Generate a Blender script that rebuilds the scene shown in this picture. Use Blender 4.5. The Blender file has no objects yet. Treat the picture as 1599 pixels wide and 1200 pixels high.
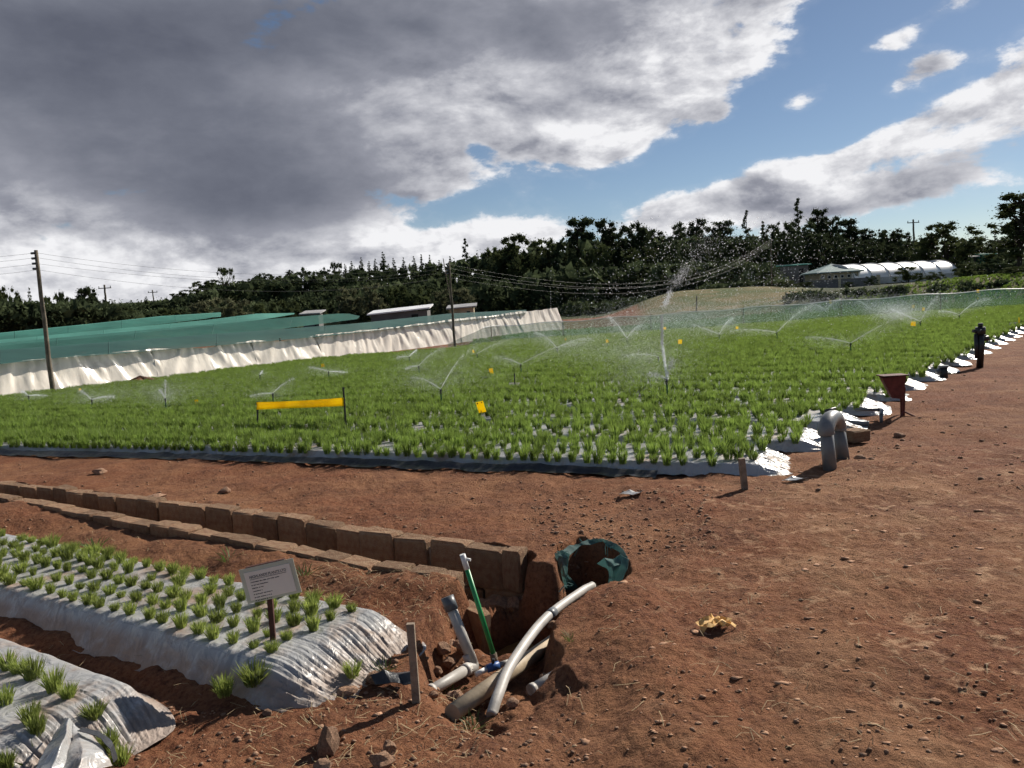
import bpy, bmesh, math, random
import numpy as np
from mathutils import Matrix, Vector, noise as mnoise

random.seed(7)
rng = np.random.default_rng(7)
SC = bpy.context.scene
COL = SC.collection

# ------------------------------------------------------------------ camera
FPX, CX, CY = 1208.0, 799.5, 600.0          # focal length and centre in photo pixels
CAM = np.array([0.0, 0.0, 1.6])
PITCH, ROLL = math.radians(6.15), math.radians(3.3)
RM = Matrix.Rotation(math.pi / 2 - PITCH, 4, 'X') @ Matrix.Rotation(-ROLL, 4, 'Z')
cam_data = bpy.data.cameras.new('camera')
cam = bpy.data.objects.new('camera', cam_data)
COL.objects.link(cam)
cam.matrix_world = Matrix.Translation(Vector(CAM)) @ RM
cam_data.sensor_width = 36.0
cam_data.lens = FPX / 1599.0 * 36.0
cam_data.clip_start = 0.05
cam_data.clip_end = 4000.0
SC.camera = cam
RN = np.array(RM.to_3x3())

# ------------------------------------------------------------------ exposure
SC.view_settings.view_transform = 'Standard'
SC.view_settings.look = 'None'
SC.view_settings.exposure = 0.5
SC.view_settings.gamma = 1.0
SC.view_settings.use_curve_mapping = False
SC.render.engine = 'CYCLES'
SC.cycles.max_bounces = 5
SC.cycles.diffuse_bounces = 2
SC.cycles.use_adaptive_sampling = True
SC.cycles.adaptive_threshold = 0.04
SC.cycles.glossy_bounces = 2
SC.cycles.transmission_bounces = 4
SC.cycles.transparent_max_bounces = 8
SC.cycles.use_denoising = True
SC.cycles.sample_clamp_indirect = 4.0

SUN_AZ = math.radians(47.0)      # clockwise from the viewing direction (+Y)
SUN_EL = math.radians(34.0)

# ------------------------------------------------------------------ pixel helpers
def ray(px, py):
    d = RN @ np.array([(px - CX) / FPX, -(py - CY) / FPX, -1.0])
    return d / np.linalg.norm(d)

def azel(px, py):
    d = ray(px, py)
    return math.atan2(d[0], d[1]), math.asin(d[2])

# ------------------------------------------------------------------ world: Nishita sky with a cloud deck
class NX:
    """small expression helper for shader node trees"""
    def __init__(self, nt):
        self.nt = nt
    def new(self, t):
        return self.nt.nodes.new(t)
    def put(self, sock, v):
        if isinstance(v, bpy.types.NodeSocket):
            self.nt.links.new(v, sock)
        elif isinstance(v, (tuple, list)):
            sock.default_value = tuple(v) if len(v) == len(sock.default_value) else tuple(v) + (1.0,)
        else:
            sock.default_value = v
    def m(self, op, a, b=0.0, c=0.0, clamp=False):
        n = self.new('ShaderNodeMath'); n.operation = op; n.use_clamp = clamp
        self.put(n.inputs[0], a); self.put(n.inputs[1], b); self.put(n.inputs[2], c)
        return n.outputs[0]
    def ss(self, v, lo, hi, a=0.0, b=1.0):
        n = self.new('ShaderNodeMapRange'); n.interpolation_type = 'SMOOTHSTEP'
        self.put(n.inputs[0], v); self.put(n.inputs[1], lo); self.put(n.inputs[2], hi)
        self.put(n.inputs[3], a); self.put(n.inputs[4], b)
        return n.outputs[0]
    def mix(self, f, a, b, kind='RGBA', blend='MIX'):
        n = self.new('ShaderNodeMix'); n.data_type = kind
        if kind == 'RGBA':
            n.blend_type = blend
            self.put(n.inputs[0], f); self.put(n.inputs[6], a); self.put(n.inputs[7], b)
            return n.outputs[2]
        self.put(n.inputs[0], f); self.put(n.inputs[2], a); self.put(n.inputs[3], b)
        return n.outputs[0]
    def noise(self, vec, scale, detail=4.0, rough=0.55, dist=0.0, out=0):
        n = self.new('ShaderNodeTexNoise')
        if vec is not None:
            self.put(n.inputs['Vector'], vec)
        self.put(n.inputs['Scale'], scale); n.inputs['Detail'].default_value = detail
        n.inputs['Roughness'].default_value = rough; n.inputs['Distortion'].default_value = dist
        return n.outputs[out]
    def ramp(self, f, stops):
        n = self.new('ShaderNodeValToRGB')
        while len(n.color_ramp.elements) < len(stops):
            n.color_ramp.elements.new(0.5)
        for e, (p, c) in zip(n.color_ramp.elements, stops):
            e.position = p; e.color = tuple(c) + (1.0,) if len(c) == 3 else c
        self.put(n.inputs[0], f)
        return n.outputs[0]
    def comb(self, x, y, z=0.0):
        n = self.new('ShaderNodeCombineXYZ')
        self.put(n.inputs[0], x); self.put(n.inputs[1], y); self.put(n.inputs[2], z)
        return n.outputs[0]
    def bump(self, h, strength=0.3, dist=0.02):
        n = self.new('ShaderNodeBump')
        n.inputs['Strength'].default_value = strength; n.inputs['Distance'].default_value = dist
        self.put(n.inputs['Height'], h)
        return n.outputs[0]

world = bpy.data.worlds.new('World')
SC.world = world
world.use_nodes = True
def build_world():
    nt = world.node_tree; nt.nodes.clear(); X = NX(nt)
    sky = X.new('ShaderNodeTexSky'); sky.sky_type = 'NISHITA'; sky.sun_disc = False
    sky.sun_elevation = SUN_EL; sky.sun_rotation = SUN_AZ
    sky.altitude = 2000.0; sky.air_density = 1.0; sky.dust_density = 0.6; sky.ozone_density = 1.6
    tc = X.new('ShaderNodeTexCoord')
    sep = X.new('ShaderNodeSeparateXYZ'); nt.links.new(tc.outputs['Generated'], sep.inputs[0])
    x, y, z = sep.outputs
    az = X.m('ARCTAN2', x, y)
    el = X.m('ARCSINE', z)
    zz = X.m('ADD', X.m('MAXIMUM', z, 0.0), 0.16)
    p = X.comb(X.m('DIVIDE', x, zz), X.m('DIVIDE', y, zz), 0.37)
    def blob(px, py, rx, ry, amp, rot=0.0):
        a0, e0 = azel(px, py)
        da = X.m('SUBTRACT', az, a0); de = X.m('SUBTRACT', el, e0)
        c, s = math.cos(rot), math.sin(rot)
        u = X.m('ADD', X.m('MULTIPLY', da, c * FPX / rx), X.m('MULTIPLY', de, s * FPX / rx))
        v = X.m('ADD', X.m('MULTIPLY', da, -s * FPX / ry), X.m('MULTIPLY', de, c * FPX / ry))
        q = X.m('ADD', X.m('MULTIPLY', u, u), X.m('MULTIPLY', v, v))
        return X.m('MULTIPLY', X.m('EXPONENT', X.m('MULTIPLY', q, -1.0)), amp)
    def total(items):
        t = None
        for b in items:
            r = blob(*b)
            t = r if t is None else X.m('ADD', t, r)
        return t
    D = math.radians
    cover = total([
        (120, 130, 640, 400, 0.85), (560, 230, 330, 190, 0.42), (840, 110, 280, 160, 0.44), (1080, 50, 230, 85, 0.58, D(16)), (1010, 195, 70, 40, 0.22, D(20)),
        (100, 430, 260, 70, 0.40), (600, 385, 190, 34, 0.42), (830, 362, 60, 18, 0.42), (1010, 330, 80, 26, 0.36, D(14)),
        (1330, 232, 300, 34, 0.60, D(19)), (1580, 180, 150, 60, 0.55, D(14)), (1450, 290, 300, 45, 0.36, D(6)),
        (1180, 300, 150, 34, 0.46, D(14)), (1260, 320, 90, 22, 0.30), (1400, 295, 45, 16, 0.30),
        (1405, 130, 44, 34, 1.05, D(30)), (1470, 98, 44, 20, 0.95), (1245, 162, 60, 24, 1.15, D(14)), (1450, 25, 150, 22, 0.85, D(22)), (1122, 182, 36, 22, 0.95), (1390, 70, 44, 16, 0.5), (1080, 215, 26, 16, .6), (1400, 295, 40, 16, .3),
        (690, 338, 110, 24, -0.75, D(22)), (745, 240, 40, 26, -.6), (990, 285, 150, 32, -0.42, D(24)), (1170, 195, 150, 30, -0.40, D(26)), (1330, 160, 150, 40, -0.40, D(22)), (1540, 85, 90, 45, -0.42, D(20)), (1350, 195, 130, 18, -0.45, D(20)), (1320, 80, 60, 40, -0.3), (1180, 130, 90, 18, -0.2, D(20)), (880, 305, 130, 40, -0.40, D(18)), (1150, 225, 170, 40, -0.30, D(24)), (1330, 120, 300, 90, -0.22, D(20)), (1300, 385, 400, 30, -0.25), (735, 215, 26, 20, -0.55), (800, 50, 16, 12, -0.4)])
    dark = total([(150, 170, 520, 170, 0.80), (430, 330, 210, 90, 0.62), (520, 20, 420, 70, 0.62), (880, 60, 110, 50, 0.34), (900, 140, 90, 30, 0.25),
                  (20, 40, 260, 130, 0.45), (1520, 262, 220, 32, 0.34, D(14)), (1340, 300, 220, 28, 0.26, D(10)), (850, 190, 120, 40, 0.22), (960, 10, 120, 30, .2),
                  (150, 410, 190, 45, -0.55), (620, 375, 160, 40, -0.20)])
    vs = X.new('ShaderNodeVectorMath'); vs.operation = 'MULTIPLY'
    nt.links.new(tc.outputs['Generated'], vs.inputs[0]); vs.inputs[1].default_value = (1.0, 1.0, 2.0)
    v = vs.outputs[0]
    n1 = X.noise(v, 6.4, 14.0, 0.59, 0.12)
    off = X.new('ShaderNodeVectorMath'); off.operation = 'ADD'
    nt.links.new(v, off.inputs[0]); off.inputs[1].default_value = (0.016, 0.0, 0.030)
    n2 = X.noise(off.outputs[0], 6.4, 9.0, 0.59, 0.12)
    n3 = X.noise(v, 2.3, 4.0, 0.5, 0.0)
    n4 = X.noise(v, 7.5, 6.0, 0.55, 0.6)
    dens = X.m('ADD', X.m('MULTIPLY', X.m('SUBTRACT', n1, 0.5), 3.3), X.m('ADD', cover, -0.24))
    a = X.ss(dens, 0.0, 0.30)
    a = X.m('MAXIMUM', a, X.ss(dens, -0.25, 0.4, 0.0, 0.15))
    thick = X.ss(X.m('ADD', dens, X.m('MULTIPLY', dark, 0.75)), 0.05, 0.75)
    relief = X.m('MULTIPLY', X.m('SUBTRACT', n1, n2), 2.2)
    dk = X.m('MULTIPLY', X.m('ADD', X.m('MULTIPLY', X.ss(dark, 0.0, 1.5), 0.98), 0.20), thick)
    dk = X.m('ADD', dk, X.m('MULTIPLY', X.m('SUBTRACT', n3, 0.5), 0.75))
    dk = X.m('ADD', dk, X.m('MULTIPLY', X.m('SUBTRACT', n4, 0.5), 0.34))
    dk = X.m('SUBTRACT', dk, X.m('MULTIPLY', relief, X.ss(dark, 0.1, 0.9, 1.25, 0.25)))
    dk = X.m('MULTIPLY', dk, 0.86)
    ccol = X.ramp(dk, [(0.0, (0.86, 0.86, 0.88)), (0.22, (0.56, 0.565, 0.605)), (0.50, (0.285, 0.295, 0.345)), (0.80, (0.160, 0.172, 0.215)), (1.0, (0.110, 0.120, 0.158))])
    sc = X.new('ShaderNodeVectorMath'); sc.operation = 'SCALE'
    nt.links.new(ccol, sc.inputs[0]); sc.inputs['Scale'].default_value = 0.74 / 0.05
    col = X.mix(a, sky.outputs[0], sc.outputs[0])
    bg = X.new('ShaderNodeBackground'); nt.links.new(col, bg.inputs[0]); bg.inputs[1].default_value = 0.05
    out = X.new('ShaderNodeOutputWorld'); nt.links.new(bg.outputs[0], out.inputs[0])
build_world()

# ------------------------------------------------------------------ sun
sd = bpy.data.lights.new('sun', 'SUN')
sd.energy = 5.0; sd.angle = math.radians(0.53); sd.color = (1.0, 0.93, 0.83)
sun = bpy.data.objects.new('sun', sd); COL.objects.link(sun)
sv = Vector((math.sin(SUN_AZ) * math.cos(SUN_EL), math.cos(SUN_AZ) * math.cos(SUN_EL), math.sin(SUN_EL)))
sun.rotation_euler = sv.to_track_quat('Z', 'Y').to_euler()

# ------------------------------------------------------------------ terrain functions
TAB = np.random.default_rng(3).random((256, 256))
def vnoise(x, y, s=0):
    x = np.asarray(x, float) + s * 17.31; y = np.asarray(y, float) + s * 9.77
    xi = np.floor(x).astype(int); yi = np.floor(y).astype(int)
    fx = x - xi; fy = y - yi
    fx = fx * fx * (3 - 2 * fx); fy = fy * fy * (3 - 2 * fy)
    a = TAB[xi & 255, yi & 255]; b = TAB[(xi + 1) & 255, yi & 255]
    c = TAB[xi & 255, (yi + 1) & 255]; d = TAB[(xi + 1) & 255, (yi + 1) & 255]
    return (a * (1 - fx) + b * fx) * (1 - fy) + (c * (1 - fx) + d * fx) * fy - 0.5
def fbm(x, y, f, o=4, s=0):
    r = 0; amp = 1.0
    for i in range(o):
        r = r + amp * vnoise(x * f, y * f, s + i); amp *= 0.5; f *= 2.07
    return r
def sstep(lo, hi, v):
    t = np.clip((v - lo) / (hi - lo), 0, 1)
    return t * t * (3 - 2 * t)

def base_h(x, y):
    x = np.asarray(x, float); y = np.asarray(y, float)
    t = 0.7071 * (y - x) - 10
    sp = np.logaddexp(0, np.clip(t, -60, 300) / 2) * 2
    sp = 20 - np.logaddexp(0, np.clip(20 - sp, -300, 60) / 3) * 3
    z = -0.03 * sp
    d = np.hypot(x, y); a = np.degrees(np.arctan2(x, y))
    front = sstep(-100, -70, -np.abs(a))
    z = z + front * sstep(6, -12, a) * sstep(75, 170, d) * 6.0
    z = z + front * sstep(6, 13, a) * (sstep(50, 76, d) * 2.2 * sstep(24, 17, a) + sstep(52, 60, d) * 1.5 * sstep(17, 24, a))
    return z

def P(px, py, z=0.0):
    """point of the pixel's ray on the level plane z"""
    d = ray(px, py); k = (z - CAM[2]) / d[2]
    return CAM + d * k
def PT(px, py):
    """point of the pixel's ray on the terrain"""
    d = ray(px, py); k = 1.0
    while k < 400:
        q = CAM + d * k
        if q[2] < base_h(q[0], q[1]):
            break
        k *= 1.01
    lo, hi = k / 1.01, k
    for _ in range(30):
        m = (lo + hi) / 2; q = CAM + d * m
        if q[2] < base_h(q[0], q[1]): hi = m
        else: lo = m
    return CAM + d * hi
def PD(px, py, dist):
    """point of the pixel's ray at a level distance"""
    d = ray(px, py); return CAM + d * (dist / math.hypot(d[0], d[1]))
def hd(p): return math.hypot(p[0], p[1])

# ---- lines of the ditch walls and the pit, on the ground plane
WA = [P(*q, 0.02) for q in ((-160, 733), (0, 752), (200, 779), (400, 803), (600, 838), (812, 866))]     # top front edge of far wall
WB = [P(*q, 0.0) for q in ((-160, 748), (0, 770), (200, 807), (400, 842), (600, 879), (727, 898))]      # top back edge of near wall
PIT = [P(*q) for q in ((727, 902), (684, 925), (660, 975), (645, 1040), (628, 1085), (680, 1130), (770, 1150), (850, 1118), (912, 1072), (868, 1005),
                       (872, 968), (912, 930), (962, 912), (985, 885), (965, 850), (905, 842), (872, 856), (862, 885), (812, 872))]
CHAN = [np.array(p) for p in WA] + [np.array(p) for p in WB[::-1]]
def poly_sd(poly, x, y):
    """inside distance (positive inside) to a polygon, vectorised"""
    best = np.full(x.shape, 1e9); ins = np.zeros(x.shape, bool)
    n = len(poly)
    for i in range(n):
        x0, y0 = poly[i][0], poly[i][1]; x1, y1 = poly[(i + 1) % n][0], poly[(i + 1) % n][1]
        dx, dy = x1 - x0, y1 - y0
        t = np.clip(((x - x0) * dx + (y - y0) * dy) / (dx * dx + dy * dy + 1e-12), 0, 1)
        best = np.minimum(best, np.hypot(x - x0 - t * dx, y - y0 - t * dy))
        c = ((y0 > y) != (y1 > y)) & (x < (x1 - x0) * (y - y0) / (y1 - y0 + 1e-15) + x0)
        ins ^= c
    return np.where(ins, best, -best)

# first bed: axis and normal
AX = np.array([-0.852, 0.523]); NB = np.array([0.523, 0.852])
BED_C = np.array([-0.775, 3.365])

def ground_h(x, y):
    x = np.asarray(x, float); y = np.asarray(y, float)
    z = base_h(x, y)
    d = np.hypot(x, y)
    near = sstep(26, 9, d)
    z = z + near * (0.060 * fbm(x, y, 0.7, 3, 1) + 0.036 * fbm(x, y, 2.6, 4, 5))
    z = z + sstep(12, 5, d) * (0.013 * fbm(x, y, 17, 3, 9) + 0.011 * np.maximum(fbm(x, y, 26, 2, 13), 0.1))
    # mound of the track at the camera's side, above the pit
    z = z + 0.10 * sstep(0.25, 1.4, x - 0.15 * (y - 3)) * sstep(8.5, 3.0, y) * sstep(0.0, 0.6, x) * near
    z = z + 0.075 * np.exp(-((x - 0.50) / 0.24) ** 2) * sstep(4.4, 3.8, y) * sstep(2.0, 2.8, y)
    m = (np.abs(x) < 9) & (y > 1.5) & (y < 12)
    xm, ym = x[m], y[m]; zm = z[m]
    wob = 0.05 * fbm(xm, ym, 5, 3, 21)
    # strip of soil between the near wall and the bed lies a little lower
    v = (xm - BED_C[0]) * NB[0] + (ym - BED_C[1]) * NB[1]
    u = (xm - BED_C[0]) * AX[0] + (ym - BED_C[1]) * AX[1]
    zm = zm - 0.06 * sstep(-0.2, 0.3, v) * sstep(0.95, 0.60, v) * sstep(-0.2, 0.4, u)
    # furrow between the two beds
    zm = zm - 0.05 * sstep(-0.40, -0.55, v) * sstep(-1.0, -0.8, v) * sstep(-0.1, 0.6, u)
    # walled channel
    s = poly_sd(CHAN, xm, ym)
    zm = zm - 0.44 * sstep(-0.10, -0.06, s)
    # pit
    s = poly_sd(PIT, xm, ym) + wob
    steep = 0.30 + 1.1 * sstep(3.2, 3.6, ym) + 0.9 * sstep(0.1, 0.3, xm)
    floor = 0.11 + 0.10 * sstep(3.0, 3.55, ym) + 0.32 * sstep(3.85, 4.15, ym)
    cut = np.minimum(floor + 0.05 * fbm(xm, ym, 9, 3, 31), np.maximum(s, 0) * steep * 2.2)
    zm = np.minimum(zm, np.where(s > 0, -cut + 0.045 * fbm(xm, ym, 8, 4, 33), 9))
    z = z.copy(); z[m] = zm
    return z
def gz(x, y):
    return float(ground_h(np.array([x]), np.array([y]))[0])

# ------------------------------------------------------------------ mesh helpers
class MB:
    def __init__(self):
        self.v = []; self.f = []
    def add(self, vs, fs):
        o = len(self.v); self.v.extend([tuple(map(float, q)) for q in vs]); self.f.extend([tuple(i + o for i in f) for f in fs])
    def box(self, c, s, M=None):
        c = np.array(c, float); s = np.array(s, float) / 2
        vs = [c + s * np.array(k) for k in ((-1,-1,-1),(1,-1,-1),(1,1,-1),(-1,1,-1),(-1,-1,1),(1,-1,1),(1,1,1),(-1,1,1))]
        if M is not None: vs = [M @ Vector(q) for q in vs]
        self.add(vs, [(0,3,2,1),(4,5,6,7),(0,1,5,4),(1,2,6,5),(2,3,7,6),(3,0,4,7)])
    def tube(self, pts, rad, n=10, cap=True):
        pts = [np.array(p, float) for p in pts]
        if np.isscalar(rad): rad = [rad] * len(pts)
        vs = []; prev = None
        for i, p in enumerate(pts):
            t = pts[min(i + 1, len(pts) - 1)] - pts[max(i - 1, 0)]; t = t / (np.linalg.norm(t) + 1e-12)
            if prev is None:
                a = np.array([0, 0, 1.0]) if abs(t[2]) < 0.9 else np.array([1.0, 0, 0])
            else: a = prev
            e = a - t * np.dot(a, t); e /= (np.linalg.norm(e) + 1e-12); prev = e
            b = np.cross(t, e)
            for k in range(n):
                w = 2 * math.pi * k / n
                vs.append(p + rad[i] * (math.cos(w) * e + math.sin(w) * b))
        fs = []
        for i in range(len(pts) - 1):
            for k in range(n):
                fs.append((i*n+k, i*n+(k+1)%n, (i+1)*n+(k+1)%n, (i+1)*n+k))
        if cap:
            fs.append(tuple(range(n))[::-1]); fs.append(tuple((len(pts)-1)*n + k for k in range(n)))
        self.add(vs, fs)
    def grid(self, G, close=False):
        """G: array rows x cols x 3"""
        R, Cc, _ = G.shape
        fs = [(i*Cc+j, i*Cc+j+1, (i+1)*Cc+j+1, (i+1)*Cc+j) for i in range(R-1) for j in range(Cc-1)]
        self.add(G.reshape(-1, 3), fs)
    def mesh(self, name, mat, smooth=False):
        me = bpy.data.meshes.new(name); me.from_pydata(self.v, [], self.f); me.update()
        if mat is not None:
            for mm in (mat if isinstance(mat, (list, tuple)) else [mat]): me.materials.append(mm)
        if smooth: me.polygons.foreach_set('use_smooth', [True] * len(me.polygons))
        return me
    def build(self, name, mat, parent=None, smooth=False, loc=None):
        o = bpy.data.objects.new(name, self.mesh(name, mat, smooth)); COL.objects.link(o)
        if parent is not None: o.parent = parent
        if loc is not None: o.location = loc
        return o

def np_mesh(name, V, F, mat, smooth=False):
    """V (n,3), F (m,k) numpy"""
    me = bpy.data.meshes.new(name)
    n, m, k = len(V), len(F), F.shape[1]
    me.vertices.add(n); me.vertices.foreach_set('co', np.ascontiguousarray(V, dtype=np.float32).ravel())
    me.loops.add(m * k); me.loops.foreach_set('vertex_index', np.ascontiguousarray(F, dtype=np.int32).ravel())
    me.polygons.add(m); me.polygons.foreach_set('loop_start', np.arange(m, dtype=np.int32) * k)
    try: me.polygons.foreach_set('loop_total', np.full(m, k, dtype=np.int32))
    except Exception: pass
    me.update(calc_edges=True)
    if smooth: me.polygons.foreach_set('use_smooth', np.ones(m, bool))
    if mat is not None: me.materials.append(mat)
    return me
def link(name, me, parent=None, loc=None):
    o = bpy.data.objects.new(name, me); COL.objects.link(o)
    if parent is not None: o.parent = parent
    if loc is not None: o.location = loc
    return o
def tag(o, label=None, cat=None, group=None, kind=None):
    if label: o['label'] = label
    if cat: o['category'] = cat
    if group: o['group'] = group
    if kind: o['kind'] = kind
    return o
def empty(name, loc, label=None, cat=None, group=None, rz=0.0):
    o = bpy.data.objects.new(name, None); COL.objects.link(o); o.location = [float(q) for q in loc]; o.rotation_euler = (0, 0, rz)
    o.empty_display_size = 0.1
    return tag(o, label, cat, group)
def bez(pts, n=24):
    """smooth curve through points (Catmull-Rom)"""
    p = [np.array(q, float) for q in pts]; p = [2*p[0]-p[1]] + p + [2*p[-1]-p[-2]]; out = []
    seg = len(p) - 3; per = max(2, n // seg)
    for i in range(seg):
        a, b, c, d = p[i:i+4]
        for k in range(per):
            t = k / per
            out.append(0.5*((2*b)+(-a+c)*t+(2*a-5*b+4*c-d)*t*t+(-a+3*b-3*c+d)*t**3))
    out.append(p[-2]); return out

# ------------------------------------------------------------------ materials
def mat(name, rgb, rough=0.8, var=0.25, scale=6.0, bump=0.0, bscale=40.0, metal=0.0, spec=0.3, transl=0.0, second=None, coords='Object', transm=0.0):
    m = bpy.data.materials.new(name); m.use_nodes = True
    nt = m.node_tree; X = NX(nt); bs = nt.nodes['Principled BSDF']
    tc = X.new('ShaderNodeTexCoord')
    n = X.noise(tc.outputs[coords], scale, 6.0, 0.6)
    f = X.ss(n, 0.3, 0.7)
    a = tuple(c * (1 - var) for c in rgb); b = tuple(min(1, c * (1 + var)) for c in rgb)
    if second is not None: b = second
    col = X.mix(f, a + (1,), tuple(b) + (1,))
    oi = X.new('ShaderNodeObjectInfo')
    br = X.ss(oi.outputs['Random'], 0, 1, 0.78, 1.22)
    hs = X.new('ShaderNodeHueSaturation'); nt.links.new(col, hs.inputs['Color']); nt.links.new(br, hs.inputs['Value'])
    col = hs.outputs[0]
    nt.links.new(col, bs.inputs['Base Color'])
    bs.inputs['Roughness'].default_value = rough; bs.inputs['Metallic'].default_value = metal
    bs.inputs['Specular IOR Level'].default_value = spec
    if transm: bs.inputs['Transmission Weight'].default_value = transm
    if bump:
        nt.links.new(X.bump(X.noise(tc.outputs[coords], bscale, 5.0, 0.6), bump, 0.02), bs.inputs['Normal'])
    if transl:
        tr = X.new('ShaderNodeBsdfTranslucent'); nt.links.new(col, tr.inputs[0])
        ms = X.new('ShaderNodeMixShader'); ms.inputs[0].default_value = transl
        nt.links.new(bs.outputs[0], ms.inputs[1]); nt.links.new(tr.outputs[0], ms.inputs[2])
        nt.links.new(ms.outputs[0], nt.nodes['Material Output'].inputs[0])
    return m

def soil_material():
    m = bpy.data.materials.new('red_soil'); m.use_nodes = True
    nt = m.node_tree; X = NX(nt); bs = nt.nodes['Principled BSDF']
    tc = X.new('ShaderNodeTexCoord'); pos = tc.outputs['Object']
    big = X.ss(X.noise(pos, 0.55, 4.0, 0.6), 0.35, 0.66)
    mid = X.ss(X.noise(pos, 2.6, 6.0, 0.65, 0.6), 0.38, 0.66)
    fine = X.noise(pos, 38.0, 5.0, 0.7)
    c = X.mix(big, (0.158, 0.054, 0.026, 1), (0.240, 0.118, 0.060, 1))
    c = X.mix(X.m('MULTIPLY', mid, 0.8), c, (0.100, 0.040, 0.024, 1))
    c = X.mix(X.m('MULTIPLY', X.ss(fine, 0.35, 0.75), 0.75), c, (0.235, 0.115, 0.060, 1))
    c = X.mix(X.m('MULTIPLY', X.ss(fine, 0.52, 0.32), 0.55), c, (0.050, 0.021, 0.014, 1))
    # trodden pale stony patches
    sepp = X.new('ShaderNodeSeparateXYZ'); nt.links.new(pos, sepp.inputs[0])
    track = X.m('MULTIPLY', X.ss(sepp.outputs[0], 0.3, 1.6), X.ss(sepp.outputs[1], 9.0, 4.0))
    pale = X.m('MULTIPLY', X.ss(X.noise(pos, 8.0, 6.0, 0.66, 0.5), 0.53, 0.66), X.m('ADD', X.m('MULTIPLY', track, 0.75), 0.12))
    c = X.mix(pale, c, (0.38, 0.235, 0.14, 1))
    sand = X.m('MULTIPLY', X.ss(X.noise(pos, 1.3, 5.0, 0.6), 0.46, 0.66), X.m('MULTIPLY', track, 0.65))
    c = X.mix(sand, c, (0.29, 0.158, 0.085, 1))
    zone = X.new('ShaderNodeVertexColor'); zone.layer_name = 'zone'
    sz = X.new('ShaderNodeSeparateColor'); nt.links.new(zone.outputs[0], sz.inputs[0])
    grass = X.mix(X.ss(X.noise(pos, 0.8, 5.0, 0.6), 0.35, 0.65), (0.022, 0.036, 0.013, 1), (0.055, 0.062, 0.026, 1))
    dry = X.mix(X.ss(X.noise(pos, 0.35, 6.0, 0.65), 0.38, 0.62), (0.070, 0.090, 0.028, 1), (0.165, 0.130, 0.062, 1))
    c = X.mix(sz.outputs[0], c, grass)
    c = X.mix(sz.outputs[1], c, dry)
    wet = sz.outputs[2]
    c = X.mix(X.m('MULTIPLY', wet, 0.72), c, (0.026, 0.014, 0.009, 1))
    nt.links.new(c, bs.inputs['Base Color'])
    bs.inputs['Roughness'].default_value = 0.95; bs.inputs['Specular IOR Level'].default_value = 0.12
    h = X.m('ADD', X.noise(pos, 55.0, 6.0, 0.7), X.m('MULTIPLY', X.noise(pos, 16.0, 4.0, 0.6), 0.9))
    nt.links.new(X.bump(h, 0.9, 0.022), bs.inputs['Normal'])
    return m
M_SOIL = soil_material()

def plastic_material(name, base, dirt, dirt_amt, rough=0.32, transl=0.0, wr_scale=5.0, splash=False, metal=0.0):
    m = bpy.data.materials.new(name); m.use_nodes = True
    nt = m.node_tree; X = NX(nt); bs = nt.nodes['Principled BSDF']
    tc = X.new('ShaderNodeTexCoord'); pos = tc.outputs['Object']
    d = X.ss(X.noise(pos, 3.2, 7.0, 0.68, 0.4), 0.62 - dirt_amt * 0.4, 0.80 - dirt_amt * 0.3)
    c = X.mix(X.ss(X.noise(pos, 1.2, 3.0), 0.3, 0.7), tuple(q * 0.86 for q in base) + (1,), tuple(base) + (1,))
    if splash:
        zz = X.new('ShaderNodeSeparateXYZ'); nt.links.new(pos, zz.inputs[0])
        low = X.m('MULTIPLY', X.ss(zz.outputs[2], 0.10, 0.03), X.ss(X.noise(pos, 7.0, 5.0, 0.65), 0.22, 0.55))
        d = X.m('MAXIMUM', d, X.m('MULTIPLY', low, 0.85))
    c = X.mix(X.m('MULTIPLY', d, 0.8), c, tuple(dirt) + (1,))
    nt.links.new(c, bs.inputs['Base Color'])
    nt.links.new(X.mix(d, rough, 0.75, 'FLOAT'), bs.inputs['Roughness'])
    bs.inputs['Specular IOR Level'].default_value = 0.6; bs.inputs['Metallic'].default_value = metal
    mp = X.new('ShaderNodeMapping'); mp.inputs['Scale'].default_value = (1.0, 1.0, 0.35); nt.links.new(pos, mp.inputs[0])
    h = X.m('ADD', X.noise(mp.outputs[0], wr_scale * 3, 3.0, 0.55, 1.2), X.m('MULTIPLY', X.noise(mp.outputs[0], wr_scale, 2.0, 0.5, 1.5), 2.0))
    nt.links.new(X.bump(h, 0.45, 0.03), bs.inputs['Normal'])
    if transl:
        tr = X.new('ShaderNodeBsdfTranslucent'); nt.links.new(c, tr.inputs[0])
        ms = X.new('ShaderNodeMixShader'); ms.inputs[0].default_value = transl
        nt.links.new(bs.outputs[0], ms.inputs[1]); nt.links.new(tr.outputs[0], ms.inputs[2])
        nt.links.new(ms.outputs[0], nt.nodes['Material Output'].inputs[0])
    return m
M_MULCH = plastic_material('silver_mulch_film', (0.38, 0.38, 0.375), (0.23, 0.145, 0.092), 0.40, 0.27, splash=True, metal=0.10)
M_FILM = plastic_material('field_mulch_film', (0.42, 0.42, 0.415), (0.27, 0.18, 0.115), 0.36, 0.28, metal=0.2)
M_WALLFILM = plastic_material('cream_wall_film', (0.82, 0.755, 0.65), (0.60, 0.48, 0.36), 0.16, 0.25, 0.10, 1.2)
M_BLACKFILM = mat('black_film', (0.030, 0.031, 0.034), 0.35, 0.4, 5, 0.4, 20, spec=0.5)

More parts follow.
